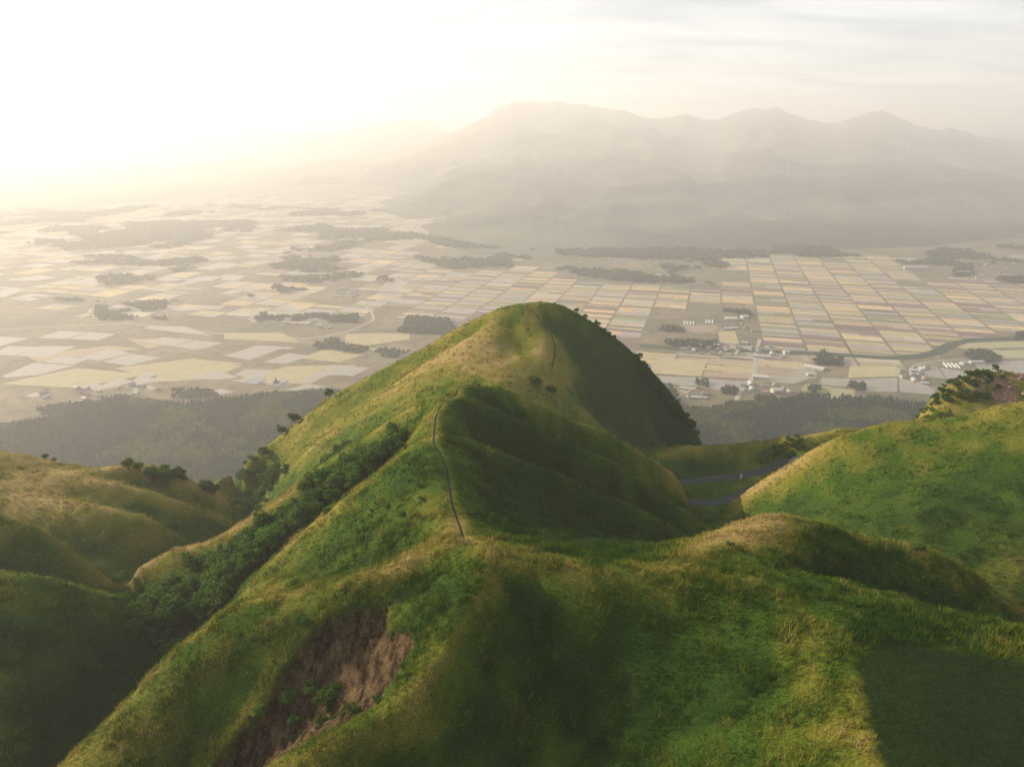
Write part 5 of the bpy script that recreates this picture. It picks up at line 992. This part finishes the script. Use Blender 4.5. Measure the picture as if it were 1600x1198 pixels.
def wood(name, x, y, z, conif, rad, hgt, tint_c=(0.014, 0.034, 0.024), tint_r=(0.055, 0.080, 0.022)):
    Vs, Fs, Cs = [], [], []; off = 0
    for flag, (TV, TF), tint in ((True, T_CON, tint_c), (False, T_RND, tint_r)):
        m = conif == flag; n = m.sum()
        if not n: continue
        a = rng.uniform(0, 6.28, n); ca, sa = np.cos(a), np.sin(a); r = rad[m] * rng.uniform(0.8, 1.25, n); h = hgt[m] * rng.uniform(0.75, 1.2, n)
        X = (TV[None, :, 0] * ca[:, None] - TV[None, :, 1] * sa[:, None]) * r[:, None] + x[m][:, None]
        Y = (TV[None, :, 0] * sa[:, None] + TV[None, :, 1] * ca[:, None]) * r[:, None] + y[m][:, None]
        Z = TV[None, :, 2] * h[:, None] + z[m][:, None]
        Vs.append(np.stack([X, Y, Z], -1).reshape(-1, 3)); Fs.append((TF[None] + (np.arange(n) * len(TV))[:, None, None]).reshape(-1, 3) + off)
        off += n * len(TV)
        Cs.append(np.repeat(np.array(tint)[None] * rng.uniform(0.65, 1.45, n)[:, None], len(TF), 0))
    o = mesh_np(name, np.concatenate(Vs), np.concatenate(Fs), m_wood, attrs={'tint': ('FACE', np.concatenate(Cs))})
    tag(o, kind='stuff'); return o
def fill(polys, sp, y_edge=None):
    xs, ys = [], []
    for P_ in polys:
        x0, x1 = min(p[0] for p in P_), max(p[0] for p in P_); y0, y1 = min(p[1] for p in P_), max(p[1] for p in P_)
        X, Y = np.meshgrid(np.arange(x0, x1, sp), np.arange(y0, y1, sp))
        X = X.ravel() + rng.uniform(-.45, .45, X.size) * sp; Y = Y.ravel() + rng.uniform(-.45, .45, Y.size) * sp
        m = inpoly(X, Y, P_); xs.append(X[m]); ys.append(Y[m])
    return np.concatenate(xs), np.concatenate(ys)
def ground(x, y):
    z = H(x, y); return np.where((np.abs(x) < 469) & (y < 655), np.maximum(z, 0), 0)
x, y = fill(FOREST, 6.0)
z = ground(x, y); m = in_view(x, y, z, 0.15); x, y, z = x[m], y[m], z[m]
con = fbm(x, y, 100, 3, 90) + rng.normal(0, 0.12, len(x)) > -0.28
wood('conifer_forest', x, y, z, con, np.where(con, 3.6, 5.4), np.where(con, 18.0, 12.0))
print('forest', len(x))
x, y = fill(WOODS, 10); k = fbm(x, y, 90, 3, 97) > -0.22; x, y = x[k], y[k]; z = np.zeros(len(x)); con = rng.random(len(x)) < 0.45
wood('plain_woodland', x, y, z, con, np.where(con, 5.0, 7.5), np.where(con, 16.0, 11.0), (0.024, 0.040, 0.030), (0.040, 0.055, 0.028))
x, y = fill(FARWOODS, 30.0); k = fbm(x, y, 360, 4, 95) > np.where(x / y < -0.1, 0.22, 0.05); x, y = x[k], y[k]; z = np.zeros(len(x)); con = rng.random(len(x)) < 0.4
wood('far_woodland', x, y, z, con, np.full(len(x), 19.0), np.full(len(x), 15.0), (0.028, 0.042, 0.032), (0.040, 0.052, 0.032))
print('far', len(x))
# ------------------------------------------------------------------ trees and bushes, each a thing with trunk and crown
m_leaf, nt, out = newmat('leaf_foliage')
oi = N(nt, 'ShaderNodeObjectInfo')
c = mixc(nt, attr(nt, 'leafmix'), (0.014, 0.055, 0.008), (0.095, 0.190, 0.028))
c = mixc(nt, math2(nt, 'MULTIPLY', oi.outputs['Random'], 0.55), c, (0.085, 0.105, 0.030))
d_ = N(nt, 'ShaderNodeBsdfDiffuse', {'Color': c}); tr = N(nt, 'ShaderNodeBsdfTranslucent', {'Color': c})
ms = N(nt, 'ShaderNodeMixShader', {0: 0.42}); nt.links.new(d_.outputs[0], ms.inputs[1]); nt.links.new(tr.outputs[0], ms.inputs[2]); nt.links.new(ms.outputs[0], out.inputs[0])
m_bark = simple('grey_bark', (0.075, 0.06, 0.045), 0.9, 0.35, 3)
def limb(V, F, p0, p1, r0, r1, n=6):
    p0 = np.array(p0, float); p1 = np.array(p1, float); d = p1 - p0; d /= np.linalg.norm(d)
    a = np.cross(d, (0, 0, 1.0)); a = a / np.linalg.norm(a) if np.linalg.norm(a) > 1e-3 else np.array((1.0, 0, 0)); b = np.cross(d, a); k = len(V)
    for p, r in ((p0, r0), (p1, r1)):
        for i in range(n):
            t = 2 * math.pi * i / n; V.append(p + (a * math.cos(t) + b * math.sin(t)) * r)
    for i in range(n): F.append((k + i, k + (i + 1) % n, k + n + (i + 1) % n, k + n + i))
def tree_meshes(seed, h, r, bush=False):
    g = np.random.default_rng(seed); V, F = [], []
    lean = g.normal(0, 0.05, 2) * h
    th = h * (0.22 if bush else 0.42)
    top = np.array((lean[0], lean[1], th)); limb(V, F, (0, 0, -0.6), top * 0.55, 0.035 * h, 0.028 * h); limb(V, F, top * 0.55, top, 0.028 * h, 0.022 * h)
    cl = []
    nl = 9 if not bush else 6
    for i in range(nl):
        a = 2 * math.pi * (i + g.uniform(-.3, .3)) / nl; rr = r * g.uniform(0.35, 0.75); zz = h * g.uniform(0.45, 0.9)
        e = np.array((math.cos(a) * rr + lean[0], math.sin(a) * rr + lean[1], zz)); limb(V, F, top * g.uniform(0.7, 1.0), e, 0.014 * h, 0.005 * h, 4)
        cl.append((e, r * g.uniform(0.32, 0.5)))
    for i in range(9 if not bush else 5):
        a = g.uniform(0, 6.28); rr = r * math.sqrt(g.uniform(0, 0.75)); cl.append((np.array((math.cos(a) * rr + lean[0], math.sin(a) * rr + lean[1], h * (1.0 - 0.42 * (rr / r) ** 2 - g.uniform(0.05, 0.25)))), r * g.uniform(0.25, 0.45)))
    LV, K = [], []
    for cpt, cr_ in cl:
        m = int(70 * (cr_ / (0.4 * r)) ** 2)
        d = g.normal(size=(m, 3)); d /= np.linalg.norm(d, axis=1)[:, None]; d[:, 2] *= 0.72
        p = cpt + d * cr_ * g.uniform(0.55, 1.08, (m, 1)); s = r * g.uniform(0.06, 0.125, (m, 1)) 
        q1 = g.normal(size=(m, 3)); q1 /= np.linalg.norm(q1, axis=1)[:, None]; q2 = np.cross(q1, g.normal(size=(m, 3))); q2 /= np.linalg.norm(q2, axis=1)[:, None]
        LV.append(np.stack([p - q1 * s, p + q2 * s * 0.8, p + q1 * s, p - q2 * s * 0.8], 1)); K.append(np.repeat(g.uniform(0, 1) * 0.75 + g.uniform(0, 0.25, m), 1))
    LV = np.concatenate(LV).reshape(-1, 3)
    return (np.array(V), F), LV, np.concatenate(K)
def tree_proto(name, seed, h, r, bush=False):
    (V, F), LV, K = tree_meshes(seed, h, r, bush)
    root = bpy.data.objects.new(name, None); COL.objects.link(root)
    mesh_np('trunk' if not bush else 'stem', V, F, m_bark, root)
    mesh_np('crown' if not bush else 'foliage', LV, np.arange(len(LV)).reshape(-1, 4), m_leaf, root, attrs={'leafmix': ('FACE', K)})
    return root
def copy_tree(o, parent=None):
    c = o.copy(); COL.objects.link(c); c.parent = parent
    for ch in o.children: copy_tree(ch, c)
    return c
PROTO = {}
USED = set()
KINDS = {'tree': [('broadleaf_tree', s, 7.0, 3.6, False) for s in (1, 2, 3, 4)], 'bush': [('bush', s, 2.6, 1.9, True) for s in (11, 12, 13)], 'small': [('small_tree', s, 4.6, 2.0, False) for s in (21, 22)]}
def plant(kind, x, y, sc, label, group=None, cat=None, dz=0.0, sxy=1.0):
    i = random.randrange(len(KINDS[kind])); key = (kind, i)
    if key not in PROTO: PROTO[key] = tree_proto(*KINDS[kind][i])
    if key in USED: o = copy_tree(PROTO[key])
    else: o = PROTO[key]; USED.add(key)
    z = float(H(x, y)[0]) if abs(x) < 469 and y < 655 else 0.0
    o.location = (x, y, max(z, 0) + dz); o.rotation_euler = (0, 0, random.uniform(0, 6.28)); o.scale = (sc * sxy, sc * sxy, sc)
    for k in list(o.keys()): del o[k]
    tag(o, label, cat or ('bush' if kind == 'bush' else 'tree'), group)
    return o
# wooded gully beside the middle hill
gp = resample([tuple(p) for p in LD['gully']], 1.0); ng = len(gp); pts = []
gr_ = random.Random(3); tries = 0
while len(pts) < 130 and tries < 20000:
    tries += 1
    t = gr_.random() ** 0.85; i = min(ng - 2, int(t * (ng - 1))); p = gp[i]; d = gp[i + 1] - gp[i]; L2 = math.hypot(d[0], d[1]); nx_, ny_ = -d[1] / L2, d[0] / L2
    wdt = 4.5 + 12.5 * min(1, t * 1.6); off = gr_.uniform(-0.85 + 0.45 * min(1, t * 2), 1.0) * wdt
    q_ = (p[0] + nx_ * off, p[1] + ny_ * off)
    if all((q_[0] - a) ** 2 + (q_[1] - b) ** 2 > 3.6 ** 2 for a, b, _ in pts): pts.append((q_[0], q_[1], t))
for x_, y_, t in pts:
    plant('tree' if gr_.random() < 0.82 else 'small', x_, y_, gr_.uniform(0.7, 1.2), 'dark green broadleaf tree packed in the wooded gully beside the middle hill', 'trees filling the gully')
print('gully trees', len(pts))
for kind, x_, y_, sc, lab, grp in TREES:
    plant(kind, x_, y_, sc, lab, grp)
# ------------------------------------------------------------------ boulders of the rocky hill
m_rock = simple('reddish_rock', (0.20, 0.14, 0.11), 0.9, 0.45, 0.8)
def rock_mesh(seed):
    bm = bmesh.new(); bmesh.ops.create_icosphere(bm, subdivisions=2, radius=1.0); g = random.Random(seed)
    for v in bm.verts:
        k = 0.75 + 0.4 * float(vnoise(v.co.x * 1.7 + seed * 3, v.co.y * 1.7 + v.co.z * 1.3, seed)); v.co = Vector((v.co.x * k * 1.2, v.co.y * k, v.co.z * k * 0.75))
    me = bpy.data.meshes.new('boulder'); bm.to_mesh(me); bm.free(); me.materials.append(m_rock); return me
RM = [rock_mesh(i) for i in range(4)]
rr_ = random.Random(9); n_ = 0
while n_ < 70:
    x_, y_ = rr_.uniform(min(p[0] for p in ROCK_W), max(p[0] for p in ROCK_W)), rr_.uniform(315, 358)
    if not inpoly(np.array([x_]), np.array([y_]), ROCK_W)[0]: continue
    o = bpy.data.objects.new('boulder', RM[n_ % 4]); COL.objects.link(o); s_ = rr_.uniform(0.35, 1.3); o.scale = (s_, s_, s_ * rr_.uniform(0.7, 1.2))
    o.location = (x_, y_, float(H(x_, y_)[0]) + 0.15 * s_); o.rotation_euler = (rr_.uniform(-.4, .4), rr_.uniform(-.4, .4), rr_.uniform(0, 6.28)); n_ += 1
    tag(o, 'reddish grey boulder lying on the bare rocky hilltop at the upper right', 'rock', 'boulders on the rocky hill')
# ------------------------------------------------------------------ farm buildings on the plain
m_wall = simple('house_wall', (0.33, 0.30, 0.26), 0.9, 0.15, 0.4); m_white = simple('white_sheet', (0.40, 0.39, 0.36), 0.6, 0.05, 0.4)
m_roofs = [simple('grey_tile_roof', (0.17, 0.18, 0.20), 0.5, 0.2, 0.6), simple('brown_roof', (0.28, 0.18, 0.13), 0.7, 0.2, 0.6), simple('pale_metal_roof', (0.36, 0.38, 0.40), 0.45, 0.1, 0.6)]
m_glassd = simple('dark_window', (0.03, 0.035, 0.04), 0.2)
m_film = simple('greenhouse_film', (0.42, 0.43, 0.42), 0.45, 0.06, 0.5)
def poly(name, V, F, m, parent):
    me = bpy.data.meshes.new(name); me.from_pydata(V, [], F); me.materials.append(m); me.update()
    o = bpy.data.objects.new(name, me); COL.objects.link(o); o.parent = parent; return o
def house(L, B, Hh, R, roofm, wallm, name='farmhouse'):
    root = bpy.data.objects.new(name, None); COL.objects.link(root)
    a, b = L / 2, B / 2
    poly('wall', [(-a, -b, 0), (a, -b, 0), (a, b, 0), (-a, b, 0), (-a, -b, Hh), (a, -b, Hh), (a, b, Hh), (-a, b, Hh), (-a, 0, Hh + R), (a, 0, Hh + R)],
         [(0, 1, 5, 4), (1, 2, 6, 9, 5), (2, 3, 7, 6), (3, 0, 4, 8, 7)], wallm, root)
    e = 0.7; k = R / b * e; t = 0.25; V = []
    for z in (0.06, t): V += [(-a - e, -b - e, Hh - k + z), (a + e, -b - e, Hh - k + z), (a + e, 0, Hh + R + z), (-a - e, 0, Hh + R + z), (a + e, b + e, Hh - k + z), (-a - e, b + e, Hh - k + z)]
    poly('roof', V, [(0, 3, 2, 1), (3, 5, 4, 2), (6, 7, 8, 9), (9, 8, 10, 11), (0, 1, 7, 6), (5, 11, 10, 4), (1, 2, 8, 7), (2, 4, 10, 8), (0, 6, 9, 3), (3, 9, 11, 5)], roofm, root)
    for i in range(2):
        x = -a + L * (0.3 + 0.4 * i)
        poly('window', [(x - .8, -b - .03, 0.9), (x + .8, -b - .03, 0.9), (x + .8, -b - .03, 2.3), (x - .8, -b - .03, 2.3)], [(0, 1, 2, 3)], m_glassd, root)
    poly('door', [(-a + L * .5 - .5, -b - .03, 0.02), (-a + L * .5 + .5, -b - .03, 0.02), (-a + L * .5 + .5, -b - .03, 2.1), (-a + L * .5 - .5, -b - .03, 2.1)], [(0, 1, 2, 3)], m_roofs[1], root)
    return root
HP = [house(14, 9, 4.2, 2.6, m_roofs[0], m_wall), house(11, 8, 3.4, 2.2, m_roofs[1], m_wall), house(17, 9, 4.0, 2.0, m_roofs[2], m_white), house(13, 8, 5.2, 2.4, m_roofs[0], m_white)]
hu = set(); hr = random.Random(21); HPTS = []
def put(o, x, y, rz, label, cat, group=None, s=1.0):
    o.location = (x, y, 0.05); o.rotation_euler = (0, 0, rz); o.scale = (s, s, s); tag(o, label, cat, group); return o
for P_, n_, lab, grp in VILLAGES:
    c_ = 0; tr_ = 0
    while c_ < n_ and tr_ < 4000:
        tr_ += 1
        x_ = hr.uniform(min(p[0] for p in P_), max(p[0] for p in P_)); y_ = hr.uniform(min(p[1] for p in P_), max(p[1] for p in P_))
        if not inpoly(np.array([x_]), np.array([y_]), P_)[0] or any((x_ - a) ** 2 + (y_ - b) ** 2 < 25 ** 2 for a, b in HPTS): continue
        k_ = hr.randrange(4); o = HP[k_] if k_ not in hu else copy_tree(HP[k_]); hu.add(k_)
        for kk in list(o.keys()): del o[kk]
        put(o, x_, y_, -TH + hr.choice((0, math.pi / 2)) + hr.uniform(-.15, .15), lab, 'house', grp, hr.uniform(1.0, 1.35)); HPTS.append((x_, y_)); c_ += 1
def shed(x, y, L, B, Hh, R, rz, label, roofm=m_white, wallm=m_white, name='farm_shed', cat='shed'):
    L, B, Hh, R = L * 1.25, B * 1.25, Hh * 1.15, R * 1.15
    o = house(L, B, Hh, R, roofm, wallm, name); put(o, x, y, rz, label, cat)
for a_ in SHEDS: shed(*a_)
def tunnel(L, B, Hh):
    root = bpy.data.objects.new('greenhouse', None); COL.objects.link(root); V, F = [], []; n = 10
    for x in (-L / 2, L / 2):
        for i in range(n + 1):
            t = math.pi * i / n; V.append((x, -math.cos(t) * B / 2, math.sin(t) * Hh))
    for i in range(n): F.append((i, i + 1, n + 2 + i, n + 1 + i))
    F += [tuple(range(n, -1, -1)), tuple(range(n + 1, 2 * n + 2))]
    poly('film_cover', V, F, m_film, root)
    V, F = [], []
    for j in range(7):
        x = -L / 2 + L * j / 6
        for i in range(n + 1):
            t = math.pi * i / n
            for dx in (-.08, .08): V.append((x + dx, -math.cos(t) * (B / 2 + .05), math.sin(t) * (Hh + .05)))
        b = j * 2 * (n + 1)
        for i in range(n): F.append((b + 2 * i, b + 2 * i + 1, b + 2 * i + 3, b + 2 * i + 2))
    poly('hoop_frame', V, F, m_roofs[0], root)
    return root
tp = None
for gx0, gy0, n_, lab, grp in TUNNELS:
    for i in range(n_):
        o = tunnel(46, 7.5, 3.4) if tp is None else copy_tree(tp); tp = tp or o
        for kk in list(o.keys()): del o[kk]
        x_, y_ = gx0 + math.cos(-TH) * i * 10.5, gy0 + math.sin(-TH) * i * 10.5
        put(o, x_, y_, math.pi / 2 - TH, lab, 'greenhouse', grp)
# ------------------------------------------------------------------ white marker sign in the hairpin
m_post = simple('sign_white_paint', (0.78, 0.78, 0.76), 0.5, 0.05, 3)
sg = bpy.data.objects.new('road_sign', None); COL.objects.link(sg)
x_, y_ = SIGN; sg.location = (x_, y_, float(H(x_, y_)[0]))
def boxp(name, sx, sy, z0, z1, m, parent, y=0.0):
    bm = bmesh.new(); bmesh.ops.create_cube(bm, size=1.0)
    for v in bm.verts: v.co = Vector((v.co.x * sx, v.co.y * sy + y, (v.co.z + 0.5) * (z1 - z0) + z0))
    bmesh.ops.bevel(bm, geom=list(bm.edges), offset=min(sx, sy) * 0.15, segments=1)
    me = bpy.data.meshes.new(name); bm.to_mesh(me); bm.free(); me.materials.append(m); o = bpy.data.objects.new(name, me); COL.objects.link(o); o.parent = parent
boxp('post', 0.14, 0.14, -0.3, 3.0, m_post, sg); boxp('panel', 0.95, 0.06, 1.5, 2.7, m_post, sg, -0.11); boxp('footing', 0.5, 0.5, -0.3, 0.35, simple('concrete', (0.4, 0.38, 0.35), 0.9, 0.2, 2), sg)
tag(sg, 'white roadside sign on a post beside the hairpin bend of the road', 'road sign')
# ------------------------------------------------------------------ the air
m_h, nt, out = newmat('haze_air')
v = N(nt, 'ShaderNodeVolumePrincipled', {'Color': (0.99, 0.97, 0.985, 1), 'Density': HAZE, 'Anisotropy': 0.32})
nt.links.new(v.outputs[0], out.inputs['Volume'])
def box_vf(x0, x1, y0, y1, z0, z1):
    V = [(x, y, z) for z in (z0, z1) for y in (y0, y1) for x in (x0, x1)]
    return V, [(0, 2, 3, 1), (4, 5, 7, 6), (0, 1, 5, 4), (2, 6, 7, 3), (0, 4, 6, 2), (1, 3, 7, 5)]
V_, Fb = box_vf(-28000, 28000, -900, 28000, -8, 1330)
haze = mesh_np('haze', V_, Fb, m_h); tag(haze, kind='stuff')
